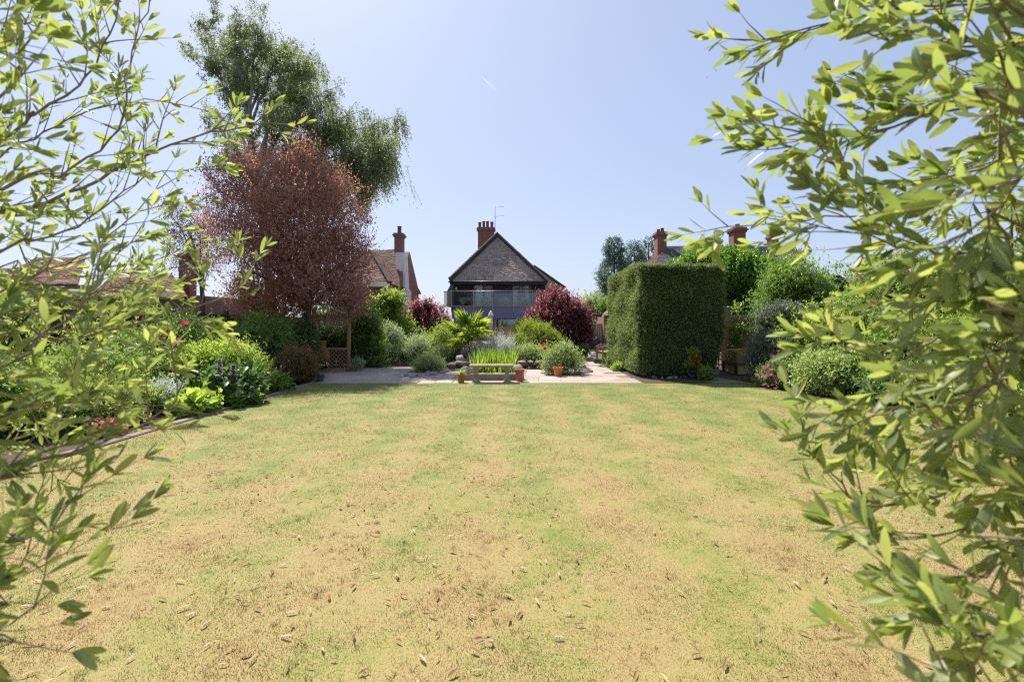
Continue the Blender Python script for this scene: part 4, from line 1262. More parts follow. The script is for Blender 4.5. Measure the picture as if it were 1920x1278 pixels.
G['pale'] = leafmat('pale_fresh_green', [(.085, .12, .04), (.15, .19, .07), (.23, .265, .125)], .35, (1.6, 1.55, .8), .55, .3)
G['silver'] = leafmat('silver_grey', [(.17, .19, .15), (.27, .29, .24), (.40, .41, .36)], .25, (1.3, 1.3, .9), .7, .3)
G['greybush'] = leafmat('dusty_dark', [(.035, .05, .03), (.07, .085, .06), (.15, .16, .13)], .22, (1.8, 1.8, .9), .5, .4)
G['purple'] = leafmat('purple_leaf', [(.04, .02, .026), (.07, .032, .036), (.12, .05, .048)], .28, (2.2, 1.2, 1.1), .5, .3)
G['plum'] = leafmat('plum_leaf', [(.092, .057, .048), (.16, .096, .074), (.215, .137, .095), (.13, .125, .062)], .4, (1.95, 1.45, 1.1), .5, .3, pscale=.9)
G['plum_thin'] = leafmat('thin_purple_leaf', [(.05, .034, .034), (.085, .055, .05), (.12, .08, .07)], .18, (1.6, 1.3, 1.1), .5, .3)
G['rust'] = leafmat('rusty_dead_leaf', [(.10, .05, .025), (.17, .08, .035), (.2, .12, .06)], .35, (1.6, 1.3, .8), .7, .2)
G['birch'] = leafmat('birch_leaf', [(.058, .073, .044), (.09, .108, .064), (.14, .16, .095)], .38, (1.9, 1.9, .8), .45, .4, pscale=.4)
G['fir'] = leafmat('blue_green_fir', [(.03, .05, .042), (.05, .075, .06), (.075, .105, .08)], .22, (1.8, 1.9, 1), .6, .25)
G['iris'] = leafmat('iris_leaf', [(.065, .12, .025), (.11, .17, .035), (.17, .22, .055)], .45, (1.9, 1.7, .5), .4, .35)
G['palm'] = leafmat('palm_leaf', [(.06, .11, .022), (.12, .175, .035), (.20, .225, .06)], .4, (2.1, 1.8, .5), .38, .45)
G['palm_yellow'] = leafmat('palm_old_leaf', [(.26, .20, .03), (.38, .28, .04), (.30, .17, .05)], .4, (1.4, 1.3, .6), .5, .3)
G['varieg'] = leafmat('variegated', [(.06, .10, .03), (.15, .20, .06), (.38, .38, .19)], .35, (1.5, 1.5, .8), .5, .35, patch=.15)
G['bronze'] = leafmat('red_new_leaf', [(.15, .05, .05), (.24, .085, .075), (.12, .085, .05)], .35, (1.9, 1.2, 1.0), .4, .4)
G['brown'] = leafmat('brown_sprig', [(.06, .05, .025), (.12, .07, .03), (.05, .07, .025)], .25, (1.8, 1.5, .7), .6, .2)
def petalmat(name, cols, tr=.4): return leafmat(name, [tuple(v / LEAF_GAIN for v in c) for c in cols], tr, (1.1, 1.0, 1.0), .6, .2)
G['white_fl'] = petalmat('white_petal', [(.62, .6, .55), (.78, .77, .72)])
G['pink_fl'] = petalmat('pink_petal', [(.5, .12, .22), (.65, .25, .36)])
G['red_fl'] = petalmat('red_petal', [(.5, .012, .008), (.72, .03, .015)])
G['crimson_fl'] = petalmat('crimson_petal', [(.38, .03, .05), (.55, .08, .10)])
G['mauve_fl'] = petalmat('mauve_petal', [(.24, .16, .24), (.4, .3, .4)])
G['yellow_fl'] = petalmat('yellow_petal', [(.55, .40, .02), (.68, .52, .05)])
G['spike_fl'] = petalmat('acanthus_petal', [(.30, .22, .24), (.55, .5, .48)])
CORE = mat('painted_inner_shade', [(.022, .026, .012), (.045, .045, .022)], 9, .95, .8)  # dark filler: the shade inside crowns is put into its colour

def shrub(name, label, cat, px0, px1, ytop, Y, n, k, L, asp, m, lobes=14, shoot=.22, depth=None, big=False, up=.35, droopy=0, rmin=.22, rmax=.38, cores=.62, group=None, inner=.5, spread=.9, z0=0.0, yb=None, st=4, droop=.12, zmin=.02, rdepth=None):
    cx = X((px0 + px1) / 2, Y); w = (px1 - px0) / F * Y / 2; h = Z(ytop, Y) - z0
    d = depth or w * .85
    root = empty(name, (cx, Y, z0), label, cat, group)
    lb = dome_lobes((cx, Y), w, d, h, lobes, z0, rmin, rmax)
    crown('foliage', lb, n, k, L, asp, m, root, shoot, big, up, .9 if spread is None else spread, droopy, inner=inner, zmin=zmin, droop=droop)
    tag(crown('stray_shoots', lb, max(12, n // 14), k, L, asp, m, root, shoot * 1.9, big, up + .3, .9, droopy, inner=.15, zmin=zmin, droop=droop), kind='stuff')
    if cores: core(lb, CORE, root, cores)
    if st:
        b = MB(); stems(b, (cx, Y), lb, st, .018 + .004 * h, z0); b.build('stem', M['bark'], root)
    return root, lb
def on_lobes(lb, n, out=1.3, up=True, front=True):
    """points on the outside of the lobes, towards the top and the viewer"""
    pts = []
    while len(pts) < n:
        l = random.choice(lb)
        d = Vector((random.gauss(0, 1), random.gauss(-.6 if front else 0, 1), random.gauss(.7 if up else 0, .8))).normalized()
        p = Vector((l[0] + d.x * l[3] * out, l[1] + d.y * l[3] * out, l[2] + d.z * l[4] * out))
        if all(((p.x - q[0]) / q[3]) ** 2 + ((p.y - q[1]) / q[3]) ** 2 + ((p.z - q[2]) / q[4]) ** 2 > .9 for q in lb if q is not l) and p.z > .05: pts.append(p)
        elif random.random() < .05 and p.z > .05: pts.append(p)
    return pts

# ------------------------------------------------------------------ the tall clipped hedge
hx0, hx1, hy0, hy1, hh = 3.62, 5.88, 13.6, 17.9, 3.08
hedge = empty('clipped_hedge', ((hx0 + hx1) / 2, (hy0 + hy1) / 2, 0), 'tall square clipped dark green conifer hedge right of the patio', 'hedge')
def hedge_face(n, fn):
    P_, Nn = fn(RNG.random(n), RNG.random(n)); return P_, Nn
def taper(z): return np.where(z < 1.1, (1.1 - z) * .34, 0)          # the right lower corner is cut back
Bs, Ds = [], []
def face(n, o, u, v, nr, sweep):
    a, c = RNG.random((n, 1)), RNG.random((n, 1))
    P_ = np.array(o) + a * np.array(u) + c * np.array(v)
    wob = .03 * np.sin(P_[:, 0] * 3.1 + P_[:, 2] * 2.3) + .03 * np.sin(P_[:, 1] * 2.7 + P_[:, 2] * 4.1) + .03 * np.sin(P_[:, 2] * 7 + P_[:, 0] * 5)
    P_ = P_ + np.array(nr) * (wob[:, None] - .10 * RNG.random((n, 1)))
    P_[:, 0] -= taper(P_[:, 2]) * (P_[:, 0] - hx0) / (hx1 - hx0)
    Bs.append(P_); Ds.append(unit(np.array(nr) * .55 + np.array(sweep) + rand_dir(n) * .42))
W_, D2, H_ = hx1 - hx0, hy1 - hy0, hh
face(15000, (hx0, hy0, .03), (W_, 0, 0), (0, 0, H_), (0, -1, 0), (.45, 0, .35))
face(13000, (hx0, hy0, .03), (0, D2, 0), (0, 0, H_), (-1, 0, 0), (0, .1, .75))
face(9000, (hx0, hy0, H_), (W_, 0, 0), (0, D2, 0), (0, 0, 1), (.1, 0, .4))
face(6000, (hx1, hy0, .03), (0, D2, 0), (0, 0, H_), (1, 0, 0), (0, .2, .3))
face(3500, (hx0, hy1, .03), (W_, 0, 0), (0, 0, H_), (0, 1, 0), (.2, 0, .3))
Bs, Ds = np.concatenate(Bs), np.concatenate(Ds)
vs, fs = sprigs(Bs, Ds, .10 + .10 * RNG.random(len(Bs)), 6, .062, .36, False, .55, .2, .012)
np_mesh('foliage', vs, fs, G['yew'], hedge)
b = MB(); b.box(((hx0 + hx1) / 2 - .2, (hy0 + hy1) / 2, hh / 2 - .06), (W_ - .8, D2 - .36, hh - .2)); b.build('dark_filler', CORE, hedge)
b = MB()
for k in range(7):
    x = hx0 + .3 + k * .31; b.tube([(x, hy0 + .35, 0), (x + .03, hy0 + .3, 1.5)], [.045, .03], 6)
b.build('stem', M['bark'], hedge)

# ------------------------------------------------------------------ trees
def tree_limbs(b, p0, tips, r0, wig=.25, sub=3, bend=.35, outp=None):
    """limbs from p0 to tips, with side branches; returns limb polylines"""
    lines = []
    for t in tips:
        t = Vector(t); L = (t - p0).length
        n = 7; pts = []
        mid = Vector((p0.x + (t.x - p0.x) * .35, p0.y + (t.y - p0.y) * .35, p0.z + (t.z - p0.z) * (.5 + bend * .5)))
        for i in range(n + 1):
            s = i / n
            q = p0 * (1 - s) ** 2 + mid * 2 * s * (1 - s) + t * s * s
            if 0 < i < n: q = q + Vector((random.gauss(0, 1), random.gauss(0, 1), random.gauss(0, .6))) * wig * L * .05
            pts.append(q)
        b.tube(pts, [r0 * (1 - .88 * i / n) for i in range(n + 1)], 7)
        lines.append((pts, r0))
        for _ in range(sub):
            i = random.randint(2, n - 1); q = pts[i]
            d = (pts[i + 1] - pts[i]).normalized() if i < n else Vector((0, 0, 1))
            e = (d + Vector((random.gauss(0, .7), random.gauss(0, .7), random.gauss(.15, .5)))).normalized()
            l2 = L * random.uniform(.18, .34)
            sp = [q + e * l2 * s + Vector((0, 0, -.1 * l2 * s * s)) + Vector((random.gauss(0, .03), random.gauss(0, .03), 0)) * l2 for s in (0, .33, .66, 1)]
            b.tube(sp, [r0 * .35, r0 * .25, r0 * .16, r0 * .06], 5)
            lines.append((sp, r0 * .35))
    return lines

# birch: leaning trunk, arching limbs, hanging strings of leaves
BY = 20.0
bt = empty('birch_tree', (X(515, BY), BY, 0), 'tall weeping silver birch towering behind the purple plum tree', 'tree')
tb0 = Vector((X(515, BY), BY, 0)); fork = at(492, 400, BY)
b = MB(); tr_pts = [tb0, tb0.lerp(fork, .3) + Vector((.1, 0, 0)), tb0.lerp(fork, .65), fork, at(468, 250, BY), at(448, 120, BY)]
b.tube(tr_pts, [.24, .2, .17, .14, .1, .05], 10); b.build('trunk', M['bark_birch'], bt)
b = MB(); lines = []
T = lambda px, py, dy: at(px, py, BY + dy)
lines += tree_limbs(b, fork, [T(372, 40, .6), T(400, 120, -1.6), T(390, 220, 1.2)], .07, sub=5)
lines += tree_limbs(b, at(468, 250, BY), [T(448, 28, .3), T(480, 60, -1.5), T(505, 75, 1.5), T(425, 90, 1.8), T(540, 85, 0)], .07, sub=6)
lines += tree_limbs(b, at(480, 330, BY), [T(575, 120, -1), T(605, 135, 1), T(560, 170, 2.2), T(585, 190, -2.2), T(640, 160, .4)], .075, sub=7, bend=.6)
lines += tree_limbs(b, fork, [T(690, 205, -.5), T(715, 235, 1), T(748, 268, 0), T(660, 210, -1.8), T(640, 240, 1.8), T(735, 262, -1), T(705, 320, .4), T(728, 300, -.7), T(668, 345, .8)], .07, sub=6, bend=.7)
lines += tree_limbs(b, at(505, 470, BY), [T(640, 330, .6), T(610, 300, -1.6), T(430, 270, -.8)], .05, sub=3, bend=.5)
b.build('limb', M['bark_birch'], bt)
Bq, Dq, Lq = [], [], []
for pts, r0 in lines:
    L = (pts[-1] - pts[0]).length; main = r0 > .04
    cnt = int((24 if main else 30) * max(1.0, L) / (2.2 if main else 1.0))
    for _ in range(min(cnt, 120)):
        s = random.uniform(.45 if main else .15, 1) * (len(pts) - 1); i = min(int(s), len(pts) - 2)
        q = pts[i].lerp(pts[i + 1], s - i)
        rightness = max(0, min(1, (q.x - X(520, BY)) / 4.5))
        if random.random() > (.42 if rightness > .3 else .33): continue
        q = q + Vector((random.gauss(0, .16), random.gauss(0, .16), random.gauss(.03, .1)))
        lt_ = random.uniform(.35, .75) + rightness * random.uniform(.1, 1.5)
        sg_ = .16 if rightness > .3 else .75
        if rightness <= .3: lt_ = random.uniform(.2, .5)
        dt_ = Vector((random.gauss(.05, sg_), random.gauss(0, sg_), -1 if rightness > .3 else random.gauss(-.25, .6)))
        for _ in range(5):
            Bq.append(q + Vector((random.gauss(0, .06), random.gauss(0, .06), random.gauss(0, .07))))
            Lq.append(lt_ * random.uniform(.55, 1.1))
            Dq.append(dt_ + Vector((random.gauss(0, .10), random.gauss(0, .10), 0)))
    # leafy ends
    for _ in range(10 if main else 7):
        Bq.append(pts[-1] + Vector((random.gauss(0, .12), random.gauss(0, .12), random.gauss(0, .12)))); Lq.append(random.uniform(.2, .45))
        Dq.append((random.gauss(0, .6), random.gauss(0, .6), random.gauss(.1, .6)))
Bq, Dq, Lq = np.array(Bq), unit(np.array(Dq)), np.array(Lq)
lg = Lq > .8                                    # long strings carry leaves all the way down
Bq2, Dq2, Lq2 = Bq[lg] + Dq[lg] * (Lq[lg] * .5)[:, None], Dq[lg], Lq[lg] * .5
Lq[lg] *= .55; Bq, Dq, Lq = np.concatenate([Bq, Bq2]), np.concatenate([Dq, Dq2]), np.concatenate([Lq, Lq2])
print('birch strands', len(Bq))
vs, fs = sprigs(Bq, Dq, Lq, 10, .072, .6, False, .9, -.5, .045)
np_mesh('crown', vs, fs, G['birch'], bt)
b = MB()
for i in range(0, len(Bq), 3):
    p = Vector(Bq[i]); b.tube([p, p + Vector(Dq[i]) * Lq[i]], .006, 3, cap=False)
b.build('hanging_twig', M['bark'], bt)

# purple plum
PY = 15.6
pt = empty('purple_plum_tree', (X(560, PY), PY + .6, 0), 'large purple leaved plum tree over the timber arch', 'tree')
p0 = Vector((X(560, PY), PY + .6, 0))
b = MB(); b.tube([p0, p0 + Vector((.05, 0, 1.0)), p0 + Vector((0, .05, 2.1))], [.17, .14, .12], 9); b.build('trunk', M['bark'], pt)
b = MB(); f0 = p0 + Vector((0, 0, 1.9))
tips = [at(px, py, PY + dy) for px, py, dy in ((420, 320, .6), (470, 335, -.8), (520, 330, .8), (560, 320, -.6), (610, 345, .5), (640, 380, -.5), (668, 430, .4), (440, 420, -1), (410, 400, .8), (670, 500, -.3), (600, 450, -1.2), (520, 440, -1.4), (455, 500, -.8))]
pl_lines = tree_limbs(b, f0, tips, .07, sub=7, bend=.1); b.build('limb', M['bark'], pt)
plobes = []
for px, py, r_, dy in ((425, 320, 26, .2), (455, 330, 38, .2), (505, 335, 42, -.3), (560, 325, 40, .2), (610, 360, 40, .1), (640, 410, 40, 0), (440, 385, 48, .2), (500, 400, 55, -.5), (560, 395, 55, -.6), (610, 440, 50, -.3), (650, 470, 42, .1), (430, 440, 42, .2), (480, 470, 52, -.5), (545, 480, 56, -.7), (605, 510, 52, -.6), (655, 530, 38, 0), (500, 535, 45, -.2), (560, 560, 45, -.6), (610, 560, 40, -.6), (650, 560, 34, -.3), (470, 545, 34, .2), (500, 380, 50, 1.2), (580, 380, 50, 1.2), (620, 480, 50, 1.2), (480, 480, 50, 1.2), (560, 520, 50, 1.1), (660, 495, 30, .1), (530, 570, 38, -.2), (455, 560, 34, .2), (470, 590, 30, .3), (520, 598, 30, .1), (550, 582, 26, -.2), (640, 592, 26, -.5), (668, 575, 26, -.2), (480, 575, 36, .1), (560, 475, 50, -1.0), (500, 440, 48, -.9), (600, 545, 48, -1.0), (655, 570, 30, -.8), (396, 345, 18, .2), (388, 425, 16, .1), (690, 500, 16, -.2), (648, 358, 18, .3), (575, 292, 20, .1), (480, 296, 20, .3), (672, 415, 18, .2), (394, 500, 18, .1)):
    c = at(px, py, PY + dy); rr_ = r_ / F * PY; plobes.append((c.x, c.y, c.z, rr_ * .78, rr_ * .78))
crown('crown', plobes, 9200, 10, .072, .55, G['plum'], pt, .5, up=.75, spread=.8, jit=.035, inner=.8)
crown('young_shoots', plobes[:12], 420, 16, .068, .5, G['plum'], pt, 1.0, up=1.5, spread=.7, jit=.02, inner=.2)
# the rusty side shoots and a thinner purple neighbour tree
rt = empty('rusty_shrub', (X(505, 14.2), 14.2, 0), 'rust coloured wilting shrub below the left side of the plum tree', 'shrub')
lb = [tuple(at(px, py, 14.2 + dy)) + (r_ / F * 14.2, r_ / F * 14.2 * .7) for px, py, r_, dy in ((480, 560, 22, 0), (510, 550, 24, .2), (530, 575, 20, -.1), (465, 585, 14, .1), (500, 590, 22, .2))]
crown('foliage', lb, 380, 8, .07, .5, G['rust'], rt, .28, up=.2)
b = MB(); stems(b, (X(505, 14.2), 14.2), lb, 6, .03); b.build('stem', M['bark'], rt)
SY = 17.5
st_ = empty('small_purple_tree', (X(375, SY), SY, 0), 'thin feathery purple tree left of the large plum tree', 'tree')
b = MB(); q0 = Vector((X(378, SY), SY, 0)); b.tube([q0, at(380, 560, SY), at(375, 500, SY)], [.1, .08, .05], 7); b.build('trunk', M['bark'], st_)
b = MB(); ll = tree_limbs(b, at(378, 540, SY), [at(315, 395, SY), at(345, 410, SY - .5), at(375, 395, SY), at(400, 420, SY + .4), at(330, 440, SY + .4), at(360, 450, SY - .5)], .035, sub=6); b.build('limb', M['bark'], st_)
lb = [tuple(at(px, py, SY + dy)) + (r_ / F * SY, r_ / F * SY) for px, py, r_, dy in ((322, 400, 14, 0), (345, 425, 22, -.2), (375, 410, 22, .2), (400, 440, 24, 0), (360, 460, 28, .2), (330, 455, 20, 0), (390, 490, 30, .1), (355, 505, 28, -.2))]
crown('crown', lb, 900, 8, .07, .5, G['plum_thin'], st_, .4, up=.6, inner=.8, jit=.04)

# light green tree and big mixed shrubs between the plum and the house
shrub('light_green_tree', 'light green leafy small tree left of the purple bush, in front of the neighbour house', 'tree', 695, 772, 528, 22.5, 2600, 8, .12, .5, G['bright'], 16, .3, up=.3)
shrub('tall_green_shrub', 'tall dark green shrub beside the right post of the timber arch', 'shrub', 655, 715, 572, 17.2, 2600, 8, .09, .42, G['mid'], 14, .3, up=.1)
shrub('grey_green_shrub', 'tall soft grey green shrub right of the timber arch', 'shrub', 690, 752, 588, 18.5, 2400, 8, .08, .4, G['grey'], 14, .28, up=.3)
shrub('dark_shrub', 'dark low shrub between the grey green shrub and the left purple bush', 'shrub', 725, 765, 622, 19.5, 900, 7, .08, .5, G['dark'], 8, .2)
def smokebush(label, px0, px1, ytop, Y, n, lobes=22):
    r, lb = shrub('purple_smoke_bush', label, 'shrub', px0, px1, ytop, Y, n, 7, .105, .7, G['purple'], lobes, .24, depth=None, group='purple smoke bushes', rmin=.2, rmax=.34, up=.25)
    crown('new_shoots', [(l[0], l[1], l[2] + .1, l[3], l[4]) for l in lb if l[2] > lb[0][2] * .7], n // 5, 6, .09, .5, G['bronze'], r, .3, up=.5, inner=.1)
    return r
smokebush('purple smoke bush left of the navy house, behind the pale shrubs', 752, 842, 557, 24.0, 2600)
smokebush('rounded purple smoke bush covering the right end of the balcony', 992, 1104, 543, 22.0, 4200, 26)
shrub('golden_conifer', 'rounded yellow green conifer in front of the patio doors, right of the folded parasol', 'conifer', 962, 1046, 594, 20.0, 4600, 8, .055, .5, G['golden'], 18, .2, up=.9, rmin=.24, rmax=.36)
shrub('small_golden_conifer', 'smaller yellow green conifer on the left of the rounded one', 'conifer', 952, 985, 622, 19.0, 1200, 8, .05, .5, G['golden'], 8, .18, up=.9)
shrub('grassy_shrub', 'spiky grey green plant behind the rounded conifer', 'shrub', 1000, 1035, 584, 21.5, 500, 8, .12, .12, G['grey'], 6, .3, up=1.2)
# conifers and far trees on the right
FY2 = 46.0
ft = empty('dark_fir_tree', (X(1165, FY2), FY2, 0), 'dark blue green conifer rising behind the hedge', 'tree')
def fir(root, pxc, ytop, Y, hw, n, m, seed):
    rnd = random.Random(seed)
    top = Z(ytop, Y); cx = X(pxc, Y); w = hw / F * Y
    b = MB(); b.tube([(cx, Y, 0), (cx, Y, top * .95)], [.28, .03], 7); b.build('trunk', M['bark'], root)
    B_, D_, L_ = [], [], []
    for _ in range(n):
        t = rnd.random() ** .75
        z = top * (1 - t * .86); r = w * (t ** .75) * rnd.uniform(.75, 1.15) * (1 + .25 * math.sin(z * 2.3))
        a = rnd.uniform(0, 6.283)
        s = rnd.uniform(.25, 1) ** .6
        d = Vector((math.cos(a), math.sin(a), rnd.uniform(-.1, .35)))
        B_.append((cx + d.x * r * s, Y + d.y * r * s, z + r * s * .12)); D_.append(d.normalized()); L_.append(rnd.uniform(.3, .7))
    vs, fs = sprigs(np.array(B_), np.array(D_), np.array(L_), 7, .22, .34, False, .55, .1, .06)
    np_mesh('crown', vs, fs, m, root)
fir(ft, 1152, 446, FY2, 44, 2600, G['fir'], 3)
f2 = empty('far_conifer', (X(1190, FY2), FY2, 0), 'second dark conifer between the fir and the brick chimney', 'tree'); fir(f2, 1189, 452, FY2 + 2, 34, 1500, G['fir'], 4)
f3 = empty('far_conifer', (X(1222, FY2), FY2 + 5, 0), 'dark conifer close to the left chimney of the right house', 'tree'); fir(f3, 1216, 444, FY2 + 5, 26, 1200, G['fir'], 5)
shrub('far_grey_tree', 'grey green round tree behind the wooden gate', 'tree', 1085, 1150, 546, 38, 1900, 7, .16, .5, G['grey'], 14, .4)
shrub('far_green_tree', 'light green tree behind the gate beside the hedge', 'tree', 1118, 1160, 556, 36, 1200, 7, .16, .5, G['mid'], 10, .4)
shrub('far_green_hedge', 'pale green foliage showing above the wooden gate', 'shrub', 1080, 1140, 596, 30, 800, 6, .12, .5, G['bright'], 10, .3)
shrub('far_light_tree', 'pale tree tops right of the left brick chimney', 'tree', 1240, 1275, 445, 50, 600, 6, .2, .5, G['grey'], 8, .4)
# screen of far planting that closes the view at both sides of the house
for i, (a0, a1, yt, Y, mm, lab) in enumerate(((770, 840, 585, 33, 'mid', 'mid green shrub between the left smoke bush and the house'), (1035, 1095, 588, 33, 'mid', 'mid green shrub between the house and the gate'), (560, 700, 560, 27, 'dark', 'dark green tree behind the timber arch'), (-200, 120, 500, 26, 'dark', 'dark tree group beyond the far left house'), (1480, 1700, 470, 26, 'mid', 'green tree behind the right border'), (1690, 2000, 450, 24, 'mid', 'large green tree at the far right behind the red leaved shrub'))):
    shrub('background_tree', lab, 'tree', a0, a1, yt, Y, 2200, 7, .15, .5, G[mm], 16, .35)

# laurel behind the hedge and the right border
lt = empty('laurel_tree', (X(1370, 19.2), 19.2, 0), 'big glossy green laurel rising behind the clipped hedge', 'tree')
lb = [tuple(at(px, py, 19.2 + dy)) + (r_ / F * 19.2, r_ / F * 19.2) for px, py, r_, dy in ((1285, 508, 24, 0), (1315, 502, 28, .3), (1345, 497, 27, 0), (1375, 503, 28, -.2), (1405, 508, 28, 0), (1428, 520, 24, .2), (1360, 520, 40, -.3), (1400, 535, 40, -.2), (1300, 530, 40, .2), (1380, 570, 42, -.2), (1420, 560, 34, 0), (1345, 575, 40, .3), (1385, 615, 44, 0), (1330, 620, 44, .3))]
crown('crown', lb, 7500, 7, .15, .34, G['laurel'], lt, .32, up=.3, droop=.25); core(lb, CORE, lt, .6)
b = MB(); stems(b, (X(1370, 19.2), 19.2), lb, 8, .05); b.build('stem', M['bark'], lt)
r, lb = shrub('buddleja_bush', 'buddleja bush with mauve flower plumes right of the laurel', 'shrub', 1425, 1550, 482, 15.5, 4200, 8, .11, .3, G['mid'], 18, .4, up=.4)
pts = on_lobes(lb, 60)
B_ = np.array([tuple(p) for p in pts]); D_ = unit(np.stack([RNG.normal(0, .6, 60), RNG.normal(-.3, .4, 60), RNG.normal(.5, .4, 60)], 1))
vs, fs = sprigs(B_, D_, np.full(60, .32), 26, .035, .8, False, 1.2, .1, .018); np_mesh('flower_plume', vs, fs, G['mauve_fl'], r)
shrub('silver_leaved_bush', 'dense dark bush with dusty grey leaves, clipped to a column, right of the planter', 'shrub', 1418, 1498, 554, 12.8, 7200, 8, .052, .42, G['greybush'], 24, .16, depth=.75, rmin=.28, rmax=.42, up=.3, cores=.7)
shrub('ivy_clump', 'light green ivy climbing over the wall beside the brick pillar', 'climber', 1372, 1390, 572, 16.6, 260, 6, .07, .7, G['bright'], 8, .18, depth=.2)
shrub('light_green_bush', 'tall light green bush behind the pink roses', 'shrub', 1478, 1640, 540, 12.2, 4600, 8, .085, .45, G['bright'], 20, .3)
r, lb = shrub('pink_rose_bush', 'low rose bush with pink flowers at the lawn edge before the dusty grey bush', 'rose bush', 1425, 1500, 676, 11.5, 1100, 7, .05, .6, G['mid'], 10, .14)
pk = [at(px, py, 11.3 + random.uniform(-.2, .1)) for px, py in ((1425, 702), (1436, 707), (1443, 691), (1449, 697), (1452, 716), (1436, 721), (1462, 707), (1470, 700), (1455, 723), (1488, 727), (1455, 712), (1450, 681), (1454, 664), (1467, 712))]
for p in pk: p.z = max(p.z, .08)
blossoms('flower', pk, .055, G['pink_fl'], r, 7, .3, 4)
shrub('variegated_bush', 'low cream and green variegated bush along the right lawn edge', 'shrub', 1478, 1640, 648, 10.5, 3400, 8, .055, .55, G['varieg'], 16, .18, depth=.55)
shrub('low_green_bush', 'low mid green bush between the pink roses and the variegated bush', 'shrub', 1455, 1530, 655, 11.6, 1500, 7, .06, .5, G['mid'], 10, .18)
r, lb = shrub('red_leaved_shrub', 'tall shrub with red young leaves behind the right olive tree', 'shrub', 1610, 1920, 440, 11.0, 4800, 8, .10, .4, G['mid'], 22, .34, depth=1.2)
crown('red_shoots', lb, 600, 7, .09, .4, G['bronze'], r, .4, up=.7, inner=.05)
for i, (a0, a1, yt, Y, mm, lab) in enumerate(((1600, 1790, 560, 9.6, 'mid', 'mid green border bush behind the lower right olive twigs, nearest the variegated bush'), (1740, 1960, 540, 8.6, 'bright', 'light green border bush behind the right olive tree'), (1880, 2200, 520, 7.6, 'mid', 'large border bush at the right edge behind the olive tree'), (1640, 1800, 690, 8.6, 'dark', 'low dark bush at the right lawn edge under the olive twigs'), (1800, 2050, 700, 7.4, 'varieg', 'low pale bush at the right lawn edge near the frame edge'))):
    shrub('border_bush', lab, 'shrub', a0, a1, yt, Y, 2600, 7, .08, .48, G[mm], 16, .26, depth=.8)

# red geraniums and the white flowering plant at the foot of the hedge
q = (X(1299, 13.25), 13.25, 0)
flowerpot(q, .13, .24, M['cover_blue'], 'dark pot with red geraniums at the foot of the clipped hedge', name='geranium_pot')
gr = empty('red_geranium', (q[0], q[1], .2), 'bright red geranium glowing in the shade of the hedge', 'flower')
lb = [(q[0] + dx, q[1] + dy, z, r_, r_) for dx, dy, z, r_ in ((0, 0, .34, .13), (-.08, 0, .46, .12), (.06, .02, .56, .12), (0, 0, .7, .1))]
crown('foliage', lb, 160, 5, .05, .9, G['mid'], gr, .1)
pk = [at(px, py, 13.1) for px, py in ((1296, 681), (1302, 680), (1307, 679), (1293, 683), (1299, 676), (1300, 668), (1297, 666), (1304, 659), (1301, 660), (1308, 683))]
blossoms('flower', pk, .038, G['red_fl'], gr, 6, .3, 3)
r, lb = shrub('white_bedding_plant', 'small bright green plant with white flowers beside the geranium pot', 'plant', 1311, 1338, 688, 13.0, 360, 7, .045, .6, G['bright'], 7, .1)
blossoms('flower', on_lobes(lb, 34), .02, G['white_fl'], r)

# ------------------------------------------------------------------ planting round the patio
r, lb = shrub('white_flowering_plant', 'low grey green plant with flat white flower heads by the left cobbles', 'plant', 762, 842, 672, 15.4, 1500, 7, .055, .3, G['pale'], 14, .2, depth=.5, up=.5)
blossoms('flower', on_lobes(lb, 46), .045, G['white_fl'], r, 8, .1)
shrub('silver_mound', 'silver leaved mound in front of the left smoke bush', 'shrub', 740, 806, 630, 18.2, 2200, 8, .06, .3, G['grey'], 12, .22, up=.7)
shrub('soft_green_shrub', 'soft mid green feathery shrub left of the fan palm', 'shrub', 792, 866, 608, 19.4, 2600, 8, .065, .34, G['bright'], 14, .26, up=.6)
r, lb = shrub('pale_daisy_shrub', 'pale green shrub with small white flowers before the soft green shrub', 'shrub', 800, 862, 645, 17.2, 1500, 7, .055, .4, G['pale'], 10, .18)
blossoms('flower', on_lobes(lb, 26), .03, G['white_fl'], r)
shrub('dark_fern_clump', 'mid green leafy clump at the foot of the fan palm', 'plant', 842, 888, 645, 17.4, 1000, 7, .06, .4, G['mid'], 9, .2)
r, lb = shrub('silver_lavender', 'silver grey lavender mass behind the iris pond', 'plant', 898, 968, 632, 17.4, 1900, 9, .05, .22, G['silver'], 12, .26, up=1.1, depth=.7)
B_ = np.array([tuple(p) for p in on_lobes(lb, 130)]); n_ = len(B_)
vs, fs = sprigs(B_, unit(np.stack([RNG.normal(0, .25, n_), RNG.normal(0, .25, n_), np.ones(n_)], 1)), np.full(n_, .22), 9, .022, .7, False, 1.0, .1, .01); np_mesh('flower_spike', vs, fs, G['mauve_fl'], r)
shrub('grey_sage_clump', 'pale grey sage clump left of the silver lavender by the palm', 'plant', 872, 915, 640, 17.0, 900, 8, .06, .35, G['silver'], 8, .2, up=.6)
shrub('green_mound', 'rounded light green mound right of the pond', 'shrub', 966, 1036, 644, 17.2, 2700, 8, .05, .42, G['pale'], 14, .18, up=.4)
r, lb = shrub('pale_rose_bush', 'pale green rose bush with fading pink flowers in the orange pot', 'rose bush', 1019, 1086, 642, 14.7, 1500, 7, .05, .55, G['pale'], 14, .22, depth=.4, up=.4, cores=.4)
blossoms('flower', on_lobes(lb, 20), .035, G['pink_fl'], r, 6, .3, 2)
pk = [at(1023.5, 644.5, 14.6), at(1017, 654, 14.5)]
pp = empty('red_poppy', (pk[0].x, 14.6, 0), 'two large red poppies standing out above the light green mound', 'flower')
blossoms('flower', pk, .085, G['red_fl'], pp, 5, .55, 2)
b = MB()
